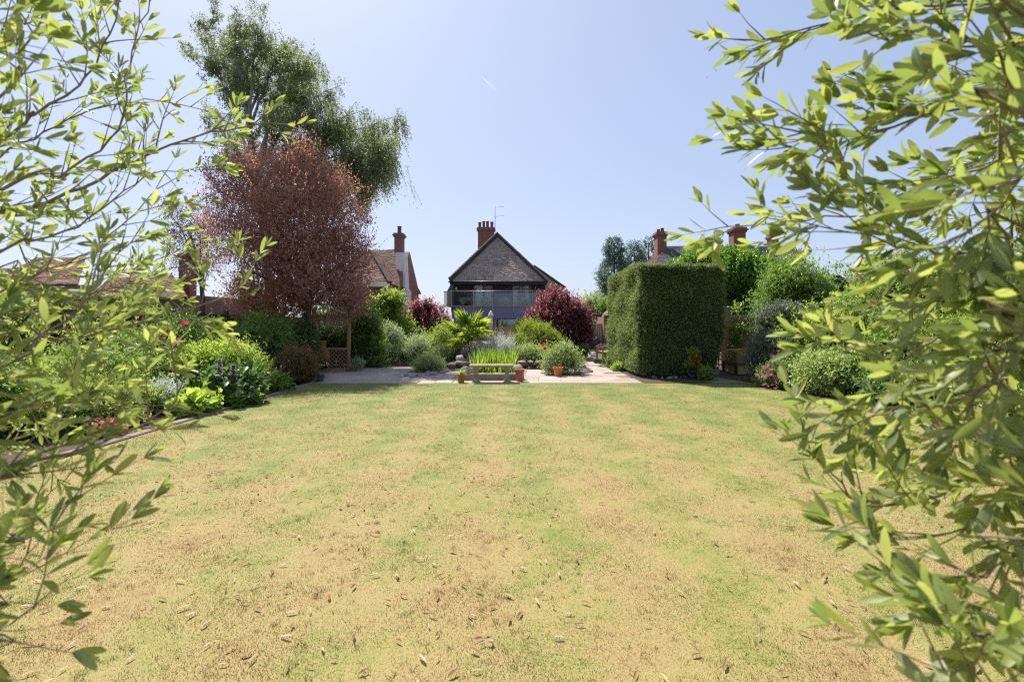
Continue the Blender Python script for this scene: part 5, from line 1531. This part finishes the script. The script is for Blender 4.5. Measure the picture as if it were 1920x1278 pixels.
for p in pk: b.tube([(p.x, p.y + .1, 0), (p.x - .02, p.y + .05, p.z * .6), p], .007, 5)
b.build('stem', G['mid'], pp)
r, lb = shrub('black_planter_plant', 'dark leafy plant with white flowers in the black planter', 'plant', 1082, 1102, 650, 20.4, 300, 6, .07, .5, G['dark'], 6, .15, z0=.2)
blossoms('flower', on_lobes(lb, 12), .04, G['white_fl'], r)
pk = [at(1086, 672, 16.4), at(1089, 673, 16.5)]
rf_ = empty('red_flower_plant', (pk[0].x, 16.5, 0), 'small plant with crimson flowers at the right end of the rose bed', 'plant')
blossoms('flower', pk, .05, G['crimson_fl'], rf_, 6, .3, 3)
crown('foliage', [(pk[0].x, 16.5, .15, .14, .12)], 90, 6, .06, .4, G['mid'], rf_, .15)
for a0, a1, yt, Y, mm, lab in ((1136, 1152, 642, 19.6, 'lime', 'yellow green plant standing beside the wooden garden seat'), (1138, 1165, 668, 17.6, 'mid', 'small green plant at the foot of the hedge side'), (1150, 1166, 688, 15.6, 'lime', 'tiny yellow green plant at the hedge side by the paving')):
    shrub('small_plant', lab, 'plant', a0, a1, yt, Y, 420, 6, .06, .45, G[mm], 6, .15)
r, lb = shrub('pot_foliage', 'grey green trailing foliage in the small pot by the arch', 'plant', 660, 683, 674, 15.6, 300, 6, .06, .4, G['grey'], 6, .14, z0=.12)
# succulent in the old pot
sc = empty('spiky_succulent', (P1[0], P1[1], .2), 'pale spiky succulent growing in the weathered left pot', 'plant')
n_ = 70; a = RNG.random(n_) * 6.283; el = RNG.random(n_) * 1.0 + .15
D_ = np.stack([np.cos(a) * np.cos(el), np.sin(a) * np.cos(el), np.sin(el)], 1)
vs, fs = leaf_geo(np.tile(np.array([P1[0], P1[1], .2]), (n_, 1)) + D_ * .03, D_, unit(np.stack([-np.cos(a), -np.sin(a), np.full(n_, .8)], 1)), .17 * (.6 + .5 * RNG.random(n_)), .022, True, .2, .1)
np_mesh('leaf_rosette', vs, fs, G['varieg'], sc)

# irises standing in the pond, in clumps
iris = empty('iris_clump', ((pxa + pxb) / 2, 14.4, .1), 'mass of upright fresh green iris leaves growing in the pond behind the bench', 'plant')
n_ = 1150
bx = pxa + .12 + (pxb - pxa - .24) * RNG.random(n_); byy = py0 + .15 + 2.5 * RNG.random(n_) ** 1.2
keep = RNG.random(n_) < .55 + .45 * np.sin(bx * 9 + byy * 3)
bx, byy = bx[keep], byy[keep]; n_ = len(bx)
B_ = np.stack([bx, byy, np.full(n_, .09)], 1); D_ = unit(np.stack([RNG.normal(0, .14, n_), RNG.normal(0, .14, n_), np.ones(n_)], 1))
hgt = (.26 + .5 * RNG.random(n_)) * (1 - .15 * (byy < py0 + .5))
vs, fs = leaf_geo(B_, D_, unit(np.stack([RNG.normal(0, 1, n_), RNG.normal(-.6, 1, n_), np.zeros(n_)], 1)), hgt, .026, True, .1, .12)
tag(np_mesh('iris_leaves', vs, fs, G['iris'], iris), None, None, None, 'stuff')

# fan palm
PLY = 17.8
palm = empty('fan_palm', (X(880, PLY), PLY, 0), 'fan palm with bright green and yellowing fronds on the rockery', 'palm')
pc = at(880, 632, PLY)
b = MB(); b.tube([(pc.x, PLY, 0), (pc.x + .02, PLY, .5), pc], [.13, .14, .12], 9); b.build('trunk', M['bark'], palm)
def fan(el, az, Lp, r, m):
    d = Vector((math.cos(az) * math.cos(el), math.sin(az) * math.cos(el), math.sin(el)))
    p = [pc, pc + d * Lp * .5 + Vector((0, 0, .04)), pc + d * Lp]
    c = p[-1]
    sidev = d.cross(Vector((0, 0, 1)));
    if sidev.length < .1: sidev = Vector((1, 0, 0))
    sidev.normalize(); nrm = sidev.cross(d).normalized()
    fwd = (d + Vector((0, 0, -.25))).normalized()
    V_, D_, N_, Ls = [], [], [], []
    for i in range(27):
        a = -2.1 + 4.2 * i / 26
        e = (fwd * math.cos(a) + sidev * math.sin(a) + nrm * (.18 * (i % 2) - .05 + .1 * math.cos(a))).normalized()
        V_.append(c); D_.append(e); N_.append(nrm); Ls.append(r * (1 - .25 * abs(a) / 2.1) * random.uniform(.88, 1.08))
    vs, fs = leaf_geo(np.array([tuple(v) for v in V_]), np.array([tuple(v) for v in D_]), np.array([tuple(v) for v in N_]), np.array(Ls), .048 * r / .55, True, .2, .22)
    o = np_mesh('frond', vs, fs, m, palm)
    b = MB(); b.tube(p, [.014, .011, .008], 5); b.build('leaf_stalk', G['palm'], o)
for k in range(23):
    el = [1.2, .75, .4, .1][k % 4] + random.uniform(-.12, .12)
    fan(el, k * 2.4 + random.uniform(-.2, .2), random.uniform(.42, .62), random.uniform(.5, .66), G['palm'])
for az in (-.35, -.9, -1.5, -2.2, -2.8, 1.2):
    fan(random.uniform(-.5, -.2), az, .5, .46, G['palm_yellow'])

# ------------------------------------------------------------------ left border
r, lb = shrub('red_flowered_shrub', 'tall green shrub with crimson flower heads in the left border', 'shrub', 225, 410, 588, 10.6, 4200, 8, .075, .42, G['mid'], 20, .26, depth=1.0)
pk = [at(px, py, 9.9 + random.uniform(-.1, .1)) for px, py in ((318, 643), (326, 641), (333, 640), (324, 645), (316, 618), (305, 632), (342, 606), (202, 610), (176, 640), (338, 642), (312, 645), (264, 596))]
blossoms('flower', pk, .06, G['crimson_fl'], r, 7, .3, 4)
shrub('bright_choisya_bush', 'bright yellow green glossy bush in the left border', 'shrub', 325, 470, 640, 9.9, 3600, 7, .07, .42, G['lime'], 18, .2, depth=.8)
shrub('glossy_green_bush', 'glossy mid green bush behind the pale flower spikes', 'shrub', 395, 500, 655, 10.4, 2800, 7, .075, .4, G['bright'], 14, .2, depth=.7)
# acanthus: large dark leaves and tall flower spikes
ac = empty('acanthus', (X(430, 9.3), 9.3, 0), 'acanthus with big dark leaves and three pale purple flower spikes', 'plant')
lb = dome_lobes((X(430, 9.3), 9.3), .6, .45, .62, 12, 0, .3, .42)
crown('foliage', lb, 520, 4, .17, .55, G['dark'], ac, .22, big=True, up=.3, droop=.35)
core(lb, CORE, ac, .5)
for px, yt, yb_ in ((411, 674, 712), (437, 683, 714), (472, 725, 748)):
    Yp = 8.95; p0 = at(px, yb_ + 12, Yp); p1 = at(px + 1, yt, Yp)
    b = MB(); b.tube([Vector((p0.x, Yp, .02)), p0, p1], [.012, .012, .006], 6); s_ = b.build('flower_stem', G['mid'], ac)
    n_ = 110; t = RNG.random(n_); a = RNG.random(n_) * 6.283
    B_ = np.array(at(px, yb_, Yp))[None] * (1 - t[:, None]) + np.array(p1)[None] * t[:, None]
    D_ = np.stack([np.cos(a), np.sin(a), .5 + 0 * a], 1)
    vs, fs = leaf_geo(B_, D_, unit(np.stack([-np.cos(a), -np.sin(a), np.ones(n_)], 1)), (.075 - .035 * t), .04, True, .4, .3); np_mesh('flower_spike', vs, fs, G['spike_fl'], s_)
shrub('low_bergenia_clump', 'low clump of light green rounded leaves at the left lawn edge', 'plant', 300, 402, 742, 8.15, 260, 4, .13, .75, G['lime'], 12, .12, depth=.35, big=True, st=0, cores=.5, droop=.3)
shrub('dark_bergenia_clump', 'low clump of dark rounded leaves below the acanthus', 'plant', 385, 478, 738, 8.9, 260, 4, .13, .75, G['mid'], 10, .12, depth=.3, big=True, st=0, cores=.5, droop=.3)
shrub('green_bergenia_clump', 'low clump of green rounded leaves in front of the clipped brown green bush', 'plant', 488, 546, 712, 10.9, 240, 4, .13, .75, G['mid'], 9, .12, depth=.3, big=True, st=0, cores=.5, droop=.3)
r, lb = shrub('clipped_round_bush', 'rounded clipped bush turning brown, beside the patio corner', 'shrub', 512, 590, 645, 12.2, 3600, 8, .045, .4, G['brown'], 14, .12, depth=.55, rmin=.32, rmax=.45, cores=.75)
shrub('dark_clipped_bush', 'dark green clipped bush left of the browning one', 'shrub', 480, 545, 632, 12.8, 2400, 8, .055, .4, G['dark'], 12, .16, depth=.6)
shrub('cherry_sapling', 'leafy young tree with drooping green leaves in the left border', 'tree', 435, 535, 578, 13.2, 1500, 6, .12, .42, G['mid'], 14, .34, depth=.8, droop=.4, up=-.1, cores=0, zmin=.8)
shrub('dark_holly', 'dark evergreen filling the back of the left border', 'shrub', 395, 480, 600, 12.0, 2200, 7, .07, .45, G['dark'], 14, .22)
shrub('tall_dark_evergreen', 'dark evergreen behind the chiminea under the plum tree', 'shrub', 590, 665, 590, 17.5, 1800, 7, .08, .45, G['dark'], 14, .26)
shrub('back_border_shrub', 'shady shrub under the left side of the plum tree', 'shrub', 520, 600, 600, 15.0, 1500, 7, .08, .45, G['dark'], 12, .26)
r, lb = shrub('yellow_flowered_plant', 'yellow flowered plant in the left border behind the olive twigs', 'plant', 218, 282, 700, 7.9, 700, 7, .05, .4, G['bright'], 10, .16, depth=.3)
blossoms('flower', on_lobes(lb, 40), .032, G['yellow_fl'], r, 6, .2, 2)
r, lb = shrub('dwarf_silver_plant', 'small silver leaved plant with pinkish flowers beside the yellow flowers', 'plant', 262, 330, 715, 8.3, 800, 7, .05, .35, G['silver'], 9, .15, depth=.3)
shrub('heuchera', 'small dark red leaved plant at the left lawn edge', 'plant', 232, 268, 782, 7.25, 160, 4, .06, .85, G['purple'], 7, .08, depth=.14, big=True, st=0)
shrub('bronze_heuchera', 'small bronze leaved plant at the left lawn edge near the edging', 'plant', 170, 225, 795, 6.6, 160, 4, .06, .85, G['bronze'], 7, .08, depth=.14, big=True, st=0)
for i, (a0, a1, yt, Y, mm, lab) in enumerate(((60, 240, 560, 10.0, 'bright', 'light green border shrub behind the left olive twigs'), (-120, 90, 540, 8.6, 'bright', 'yellow green border shrub at the left frame edge'), (110, 260, 640, 8.4, 'mid', 'mid green border shrub left of the yellow flowers'), (-40, 130, 680, 7.0, 'lime', 'lime green low shrub at the left frame edge'), (120, 215, 730, 7.0, 'bright', 'low light green plant left of the bronze leaves'), (-80, 190, 528, 12.6, 'mid', 'mid green tall shrub below the low tiled roofs'), (150, 345, 538, 13.0, 'bright', 'light green tall shrub below the low tiled roofs, left of the crimson flowers'), (-260, -20, 600, 6.2, 'mid', 'mid green shrub just beyond the left frame edge'), (225, 330, 660, 9.3, 'dark', 'dark gap filling shrub below the crimson flowers'))):
    shrub('left_border_shrub', lab, 'shrub', a0, a1, yt, Y, 2400, 7, .07, .45, G[mm], 16, .24, depth=.8)

for x_, y_, z_, lab in BALCONY_POTS:
    p_ = flowerpot((x_, y_, z_), .2, .22, M['cover_blue'], 'dark pot under the ' + lab.replace(', next to the purple smoke bush', ''), name='balcony_pot')
    pb_ = empty('balcony_bush', (x_, y_, z_ + .19), 'small round ' + lab, 'plant')
    lb_ = dome_lobes((x_, y_), .32, .3, .5, 8, z_ + .19, .4, .55)
    crown('foliage', lb_, 300, 6, .07, .4, G['silver'], pb_, .16); core(lb_, CORE, pb_, .5)
# ------------------------------------------------------------------ the two olive trees that frame the view
G['olive'] = leafmat('olive_leaf', [(.05, .078, .022), (.095, .125, .035), (.165, .185, .06)], .42, (1.95, 1.78, .8), .42, .4, under=(.34, .40, .24), patch=.1, rib=(.34, .37, .17))
LEAF_V = [(0, 0, 0), (.12, .06, .004), (.12, -.06, .004), (.35, .125, .015), (.35, 0, -.008), (.35, -.125, .015), (.65, .14, .012), (.65, 0, -.014), (.65, -.14, .012), (.89, .08, -.012), (.89, 0, -.028), (.89, -.08, -.012), (1, 0, -.05)]
LEAF_F = [(0, 4, 1), (0, 2, 4), (1, 4, 3), (2, 5, 4), (3, 4, 7), (3, 7, 6), (4, 5, 8), (4, 8, 7), (6, 7, 10), (6, 10, 9), (7, 8, 11), (7, 11, 10), (9, 10, 12), (10, 11, 12)]
def across(me, k):
    a = me.attributes.new('across', 'FLOAT', 'POINT')
    a.data.foreach_set('value', np.tile(np.array([min(1, abs(y) / .12) for x, y, z in LEAF_V], dtype=np.float32), k))
def leaf_data(name, curl, wide):
    me = bpy.data.meshes.new(name)
    me.from_pydata([(x, y * wide, z - curl * x * x) for x, y, z in LEAF_V], [], LEAF_F)
    me.polygons.foreach_set('use_smooth', [True] * len(LEAF_F))
    me.materials.append(G['olive']); across(me, 1); me.update(); return me
LEAF_ME = [leaf_data('leaf', c, w) for c, w in ((0, .88), (.14, 1.0), (-.12, .78), (.24, .92))]
LV = np.array(LEAF_V); LF = np.array(LEAF_F)

def project(p):
    if p.y < .05: return None
    return 960 + p.x / p.y * F, HOR - (p.z - EYE) / p.y * F

SP = .29
def olive(label, trunk, crown_c, branches, seed, leaf_len, density, side):
    rnd = random.Random(seed)
    root = empty('olive_tree', trunk, label, 'tree')
    t = Vector(trunk)
    b = MB(); top = Vector((t.x + .02 * side, t.y + .05, 1.0))
    b.tube([t, t + Vector((.03, .02, .5)), top], [.09, .07, .06], 10); b.build('trunk', M['bark_olive'], root)
    leaves = []
    rv = lambda s: Vector((rnd.gauss(0, s), rnd.gauss(0, s), rnd.gauss(0, s)))
    def twig(mb, p, d, L, r, level):
        """a leafy shoot with leaves in opposite pairs"""
        n = max(3, int(L / .022)); pts = [p]; dd = d.copy(); q = p.copy(); st = L / n
        axis = rnd.uniform(0, 6.28)
        bend = rv(.03) + Vector((0, 0, .018))
        for i in range(n):
            dd = (dd + bend + rv(.045)).normalized(); q = q + dd * st; pts.append(q.copy())
            if i < 1 and level == 0: continue
            if rnd.random() < density:
                u = dd.cross(Vector((.2, .1, .97))).normalized(); w = dd.cross(u)
                axis += 1.57 + rnd.gauss(0, .25)
                for sgn in (0, math.pi):
                    if rnd.random() < .13: continue
                    a = axis + sgn
                    o = u * math.cos(a) + w * math.sin(a)
                    ld = (dd * rnd.uniform(.75, 1.2) + o * rnd.uniform(.4, .8) + rv(.12)).normalized()
                    nr = (dd * .7 - o * .6 + Vector((0, 0, .5)) + rv(.3)).normalized()
                    f = min(1, .72 + .45 * rnd.random()) * (1 - .35 * (i / n) ** 4)
                    leaves.append((q.copy(), ld, nr, leaf_len * f))
        # terminal rosette
        for k in range(3):
            ld = (dd + rv(.28)).normalized(); leaves.append((q.copy(), ld, (dd.orthogonal() + rv(.5)).normalized(), leaf_len * rnd.uniform(.5, .85)))
        mb.tube(pts, [r * (1 - .7 * i / n) for i in range(n + 1)], 5)
        if level == 0 and L > .10:
            for _ in range(rnd.choice((0, 1, 1, 2))):
                i = rnd.randint(1, max(1, n - 2))
                e = ((pts[i + 1] - pts[i]).normalized() + rv(.45)).normalized()
                twig(mb, pts[i], e, L * rnd.uniform(.35, .6), r * .7, 1)
    for bi, (wp, r0, spacing) in enumerate(branches):
        mb = MB()
        P_ = [at(*w) for w in wp]
        # join to the trunk outside the picture
        j = t.lerp(top, .75) ; j.z = min(1.0 + .0 * bi, max(.45, P_[0].z * .8))
        j = Vector((t.x + .02, t.y + .03, j.z))
        ctl = [j] + P_
        # Catmull-Rom
        pts = []
        for i in range(len(ctl) - 1):
            p0, p1, p2, p3 = ctl[max(0, i - 1)], ctl[i], ctl[i + 1], ctl[min(len(ctl) - 1, i + 2)]
            m = max(3, int((p2 - p1).length / .03))
            for k in range(m):
                s = k / m
                pts.append(.5 * ((2 * p1) + (p2 - p0) * s + (2 * p0 - 5 * p1 + 4 * p2 - p3) * s * s + (3 * p1 - p0 - 3 * p2 + p3) * s ** 3) + rv(.0022))
        pts.append(ctl[-1])
        n = len(pts)
        mb.tube(pts, [r0 * (1.25 - 1.05 * i / (n - 1)) for i in range(n)], 7)
        acc = 0
        for i in range(4, n - 1):
            seg = (pts[i] - pts[i - 1]).length; acc += seg
            if pts[i].y < .3: continue
            if acc > spacing * (SP if side > 0 else SP * .7) * rnd.uniform(.6, 1.4):
                acc = 0
                d = (pts[i + 1] - pts[i]).normalized()
                s = i / n
                e = (d * rnd.uniform(.5, 1.0) + rv(.42) + Vector((0, 0, .12))).normalized()
                twig(mb, pts[i], e, rnd.uniform(.07, .2) * (1.15 - .45 * s), max(.0011, r0 * .28), 0)
        twig(mb, pts[-1], (pts[-1] - pts[-2]).normalized(), .07, r0 * .22, 1)
        mb.build('branch', M['bark_olive'], root)
    # the leaves that show largest are objects of their own, the rest one mesh
    info = []
    for lf in leaves:
        q = project(lf[0] + lf[1] * lf[3] * .5)
        dist = lf[0].length
        if (lf[0] - Vector((0, 0, EYE))).length < .36: continue
        big = 0
        if q and -10 < q[0] < 1930 and -10 < q[1] < 1290: big = lf[3] / max(lf[0].y, .1)
        info.append((big, lf))
    info.sort(key=lambda s: -s[0])
    def frame(lf):
        p, d, nr, L = lf
        y = nr.cross(d).normalized(); z = d.cross(y)
        return Matrix((d, y, z)).transposed(), p, L
    rest = info[300:]
    for big, lf in info[:300]:
        m3, p, L = frame(lf)
        o = link_mesh('leaf', LEAF_ME[rnd.randrange(4)], root)
        o.matrix_local = Matrix.Translation(p - t) @ (m3.to_4x4()) @ Matrix.Diagonal((L, L, L, 1))
    V_ = np.empty((len(rest), len(LV), 3)); 
    for i, (_, lf) in enumerate(rest):
        m3, p, L = frame(lf)
        c = rnd.uniform(-.08, .15); w = rnd.uniform(.75, 1.05)
        lv = LV * np.array([1, w, 1]); lv[:, 2] -= c * lv[:, 0] ** 2
        V_[i] = (lv * L) @ np.array(m3).T + np.array(p)
    Fc = (np.arange(len(rest))[:, None, None] * len(LV) + LF[None]).reshape(-1, 3)
    fo = tag(np_mesh('foliage', V_.reshape(-1, 3), Fc, G['olive'], root, smooth=True), None, None, None, 'stuff'); across(fo.data, len(rest))
    print('olive leaves', len(leaves))
    return root

left = [
    ([(-60, 440, .95), (0, 405, 1.0), (130, 360, 1.08), (340, 262, 1.2), (440, 240, 1.25), (520, 232, 1.28)], .0075, .05),
    ([(-40, 300, .9), (60, 215, .95), (150, 160, 1.0), (205, 60, 1.05), (235, -40, 1.1)], .0055, .05),
    ([(-30, 380, .85), (110, 330, 1.0), (225, 240, 1.05), (240, 120, 1.1), (290, -10, 1.15)], .005, .055),
    ([(-60, 500, .9), (60, 455, .95), (170, 410, 1.05), (270, 330, 1.15), (355, 318, 1.2)], .005, .05),
    ([(-60, 240, .75), (20, 120, .8), (80, 40, .85), (120, -60, .9)], .005, .045),
    ([(-60, 580, .8), (60, 520, .9), (170, 470, 1.0), (250, 400, 1.05), (300, 340, 1.1)], .0045, .05),
    ([(-60, 660, .8), (100, 640, .9), (210, 618, .98), (340, 588, 1.02), (440, 545, 1.08), (468, 505, 1.1)], .0055, .05),
    ([(-60, 720, .7), (60, 640, .75), (150, 580, .8), (200, 500, .85), (255, 440, .9)], .005, .045),
    ([(-80, 920, .7), (0, 880, .72), (130, 850, .76), (230, 815, .8), (300, 775, .82), (335, 740, .83), (330, 700, .84)], .0055, .06),
    ([(-60, 800, .7), (40, 770, .75), (120, 740, .8), (210, 770, .85)], .004, .05),
    ([(-60, 1040, .75), (20, 1000, .8), (80, 940, .84), (130, 890, .88)], .003, .06),
    ([(-120, 1150, .6), (-10, 1100, .62), (50, 1040, .64), (100, 985, .66), (130, 940, .67)], .0025, .09),
    ([(-120, 1200, .5), (-30, 1190, .52), (30, 1155, .54), (85, 1120, .55)], .0025, .09),
    ([(-60, 340, 1.3), (60, 260, 1.35), (190, 200, 1.4), (300, 190, 1.45), (400, 210, 1.5)], .005, .055),
    ([(-60, 120, 1.1), (60, 40, 1.15), (160, -40, 1.2)], .005, .05),
    ([(-60, 560, 1.2), (80, 560, 1.3), (220, 540, 1.4), (330, 500, 1.5), (420, 480, 1.55)], .004, .055),
    ([(-60, 860, 1.0), (30, 820, 1.05), (110, 800, 1.1), (190, 700, 1.15)], .004, .055),
    ([(-60, 40, .62), (0, -20, .65), (60, -80, .7)], .004, .05),
    ([(-60, 470, 1.2), (60, 500, 1.25), (170, 520, 1.3), (260, 500, 1.35), (330, 470, 1.4)], .004, .045),
    ([(-60, 600, 1.3), (80, 575, 1.35), (200, 545, 1.4), (300, 560, 1.45)], .004, .045),
    ([(-60, 520, 1.0), (50, 540, 1.05), (140, 560, 1.1), (230, 540, 1.15)], .004, .045),
    ([(-60, 700, 1.0), (60, 690, 1.1), (180, 680, 1.15), (270, 690, 1.2)], .004, .05),
    ([(-60, 780, .9), (80, 770, .95), (170, 740, 1.0), (220, 760, 1.05)], .004, .055),
]
right = [
    ([(1990, 40, .75), (1900, 10, .78), (1700, 12, .82), (1560, 40, .86), (1440, 68, .88), (1370, 76, .9)], .005, .05),
    ([(1990, 170, .62), (1900, 185, .64), (1760, 215, .68), (1640, 245, .72), (1530, 250, .75), (1400, 262, .78)], .0055, .042),
    ([(1990, 180, .8), (1900, 240, .84), (1790, 330, .88), (1660, 395, .92), (1490, 412, .95), (1320, 428, .97)], .005, .05),
    ([(1990, 260, .7), (1880, 300, .72), (1640, 372, .78), (1540, 310, .8), (1430, 268, .82)], .005, .042),
    ([(1990, 460, .6), (1900, 475, .62), (1760, 478, .66), (1640, 450, .7), (1545, 435, .74)], .005, .042),
    ([(1990, 540, .62), (1880, 580, .64), (1720, 655, .68), (1660, 672, .7), (1580, 664, .72)], .005, .045),
    ([(1990, 680, .6), (1880, 715, .62), (1760, 748, .66), (1680, 768, .7), (1600, 785, .72)], .005, .042),
    ([(1990, 790, .66), (1880, 840, .68), (1760, 925, .72), (1620, 945, .75), (1530, 880, .77), (1490, 830, .78)], .005, .05),
    ([(1990, 900, .55), (1900, 925, .57), (1790, 985, .6), (1700, 1005, .62)], .0045, .05),
    ([(1990, 1010, .5), (1900, 1040, .52), (1830, 1075, .54), (1770, 1080, .56)], .004, .055),
    ([(1990, 1200, .46), (1900, 1180, .47), (1830, 1140, .48), (1770, 1130, .5)], .0035, .06),
    ([(1990, 1320, .42), (1880, 1300, .44), (1790, 1260, .45), (1690, 1235, .47)], .0035, .07),
    ([(1990, 80, .55), (1900, 90, .57), (1800, 90, .6), (1700, 60, .64), (1620, 70, .66)], .005, .045),
    ([(1990, 330, 1.0), (1880, 380, 1.05), (1770, 420, 1.1), (1690, 470, 1.15)], .005, .045),
    ([(1990, 400, .9), (1900, 480, .93), (1780, 540, .97), (1690, 560, 1.0), (1620, 560, 1.02)], .005, .045),
    ([(1990, 600, .85), (1900, 650, .88), (1800, 690, .9), (1730, 715, .93)], .0045, .045),
    ([(1990, 720, .8), (1900, 790, .82), (1800, 840, .84), (1740, 830, .86), (1650, 850, .88)], .0045, .05),
    ([(1990, -60, .7), (1880, -40, .72), (1760, -10, .75), (1660, 10, .78)], .0045, .045),
    ([(1990, 140, 1.1), (1880, 150, 1.15), (1760, 140, 1.2), (1660, 170, 1.25), (1580, 150, 1.3)], .005, .045),
    ([(1990, 520, 1.1), (1880, 600, 1.15), (1790, 620, 1.2), (1710, 610, 1.25)], .0045, .045),
    ([(1990, 250, .5), (1920, 330, .52), (1840, 400, .54), (1780, 440, .56)], .0045, .05),
    ([(1990, 620, .5), (1920, 640, .52), (1850, 700, .54), (1790, 770, .56)], .0045, .05),
    ([(1990, 870, .9), (1900, 880, .95), (1800, 900, 1.0), (1700, 920, 1.05)], .004, .055),
]
olive('olive tree with thin arching twigs framing the left side of the view', (-1.95, .85, 0), None, left, 5, .043, .62, 1)
olive('dense leafy olive tree framing the right side of the view', (1.85, .75, 0), None, [([(x + (25 if i == len(w) - 1 else 20 if i == len(w) - 2 else 0), y, d) for i, (x, y, d) in enumerate(w)], r, s) for w, r, s in right], 9, .048, .9, -1)

# ------------------------------------------------------------------ dry fallen leaves on the lawn
DRY = [leafmat(nm, [tuple(v / LEAF_GAIN for v in c) for c in cc], .35, (1.3, 1.2, 1.1), .7, .2, patch=.1) for nm, cc in (('pale_dry_leaf', [(.55, .42, .27), (.72, .6, .44)]), ('brown_dry_leaf', [(.24, .10, .045), (.36, .18, .08)]), ('dull_dry_leaf', [(.28, .19, .1), (.4, .28, .15)]))]
def dry_mesh(curl, roll, m):
    me = bpy.data.meshes.new('fallen_leaf')
    me.from_pydata([(x - .5, y * .8, z * 1.5 + curl * (x - .5) ** 2 * 1.0 + roll * y * y * 8) for x, y, z in LEAF_V], [], LEAF_F)
    me.polygons.foreach_set('use_smooth', [True] * len(LEAF_F)); me.materials.append(m); me.update(); return me
DM = [dry_mesh(c, r_, DRY[k]) for k in (0, 1, 2) for c, r_ in ((.18, .12), (-.22, .1), (.1, .3))]
rnd = random.Random(3)
spots = []
for _ in range(1500):
    y = 1.9 + 9.5 * rnd.random() ** 1.05
    x = rnd.uniform(-1.1, 1.1) * y
    if rnd.random() < .45: x = rnd.uniform(-1.1, .1) * y
    if LX0 + .1 < x < LX1 - .1 and abs(x) < 1.05 * y: spots.append((y, x))
spots.sort()
kinds = ['pale straw coloured curled dry olive leaf lying on the lawn', 'reddish brown dry olive leaf lying on the lawn', 'dull tan dry olive leaf lying on the lawn']
rest_v, rest_f = [], []
for i, (y, x) in enumerate(spots):
    k = rnd.choice((0, 0, 0, 1, 1, 2, 2)); L = rnd.uniform(.034, .068)
    Mx = Matrix.Translation((x, y, .014 + rnd.uniform(0, .006))) @ Matrix.Rotation(rnd.uniform(0, 6.28), 4, 'Z') @ Matrix.Rotation(rnd.gauss(0, .16), 4, 'X') @ Matrix.Rotation(rnd.gauss(0, .1), 4, 'Y') @ Matrix.Diagonal((L, L * rnd.uniform(.8, 1.2), L, 1))
    me = DM[k * 3 + rnd.randrange(3)]
    if i < 300:
        o = link_mesh('fallen_leaf', me); o.matrix_world = Mx
        tag(o, kinds[k], 'leaf', ['pale dry leaves on the lawn', 'reddish brown dry leaves on the lawn', 'dull tan dry leaves on the lawn'][k])
    else:
        n0 = len(rest_v); rest_v += [tuple(Mx @ v.co) for v in me.vertices]; rest_f += [tuple(n0 + q for q in f) for f in LEAF_F]
tag(np_mesh('leaf_litter', rest_v, rest_f, DRY[2]), 'smaller dry leaves scattered over the farther lawn', None, None, 'stuff')
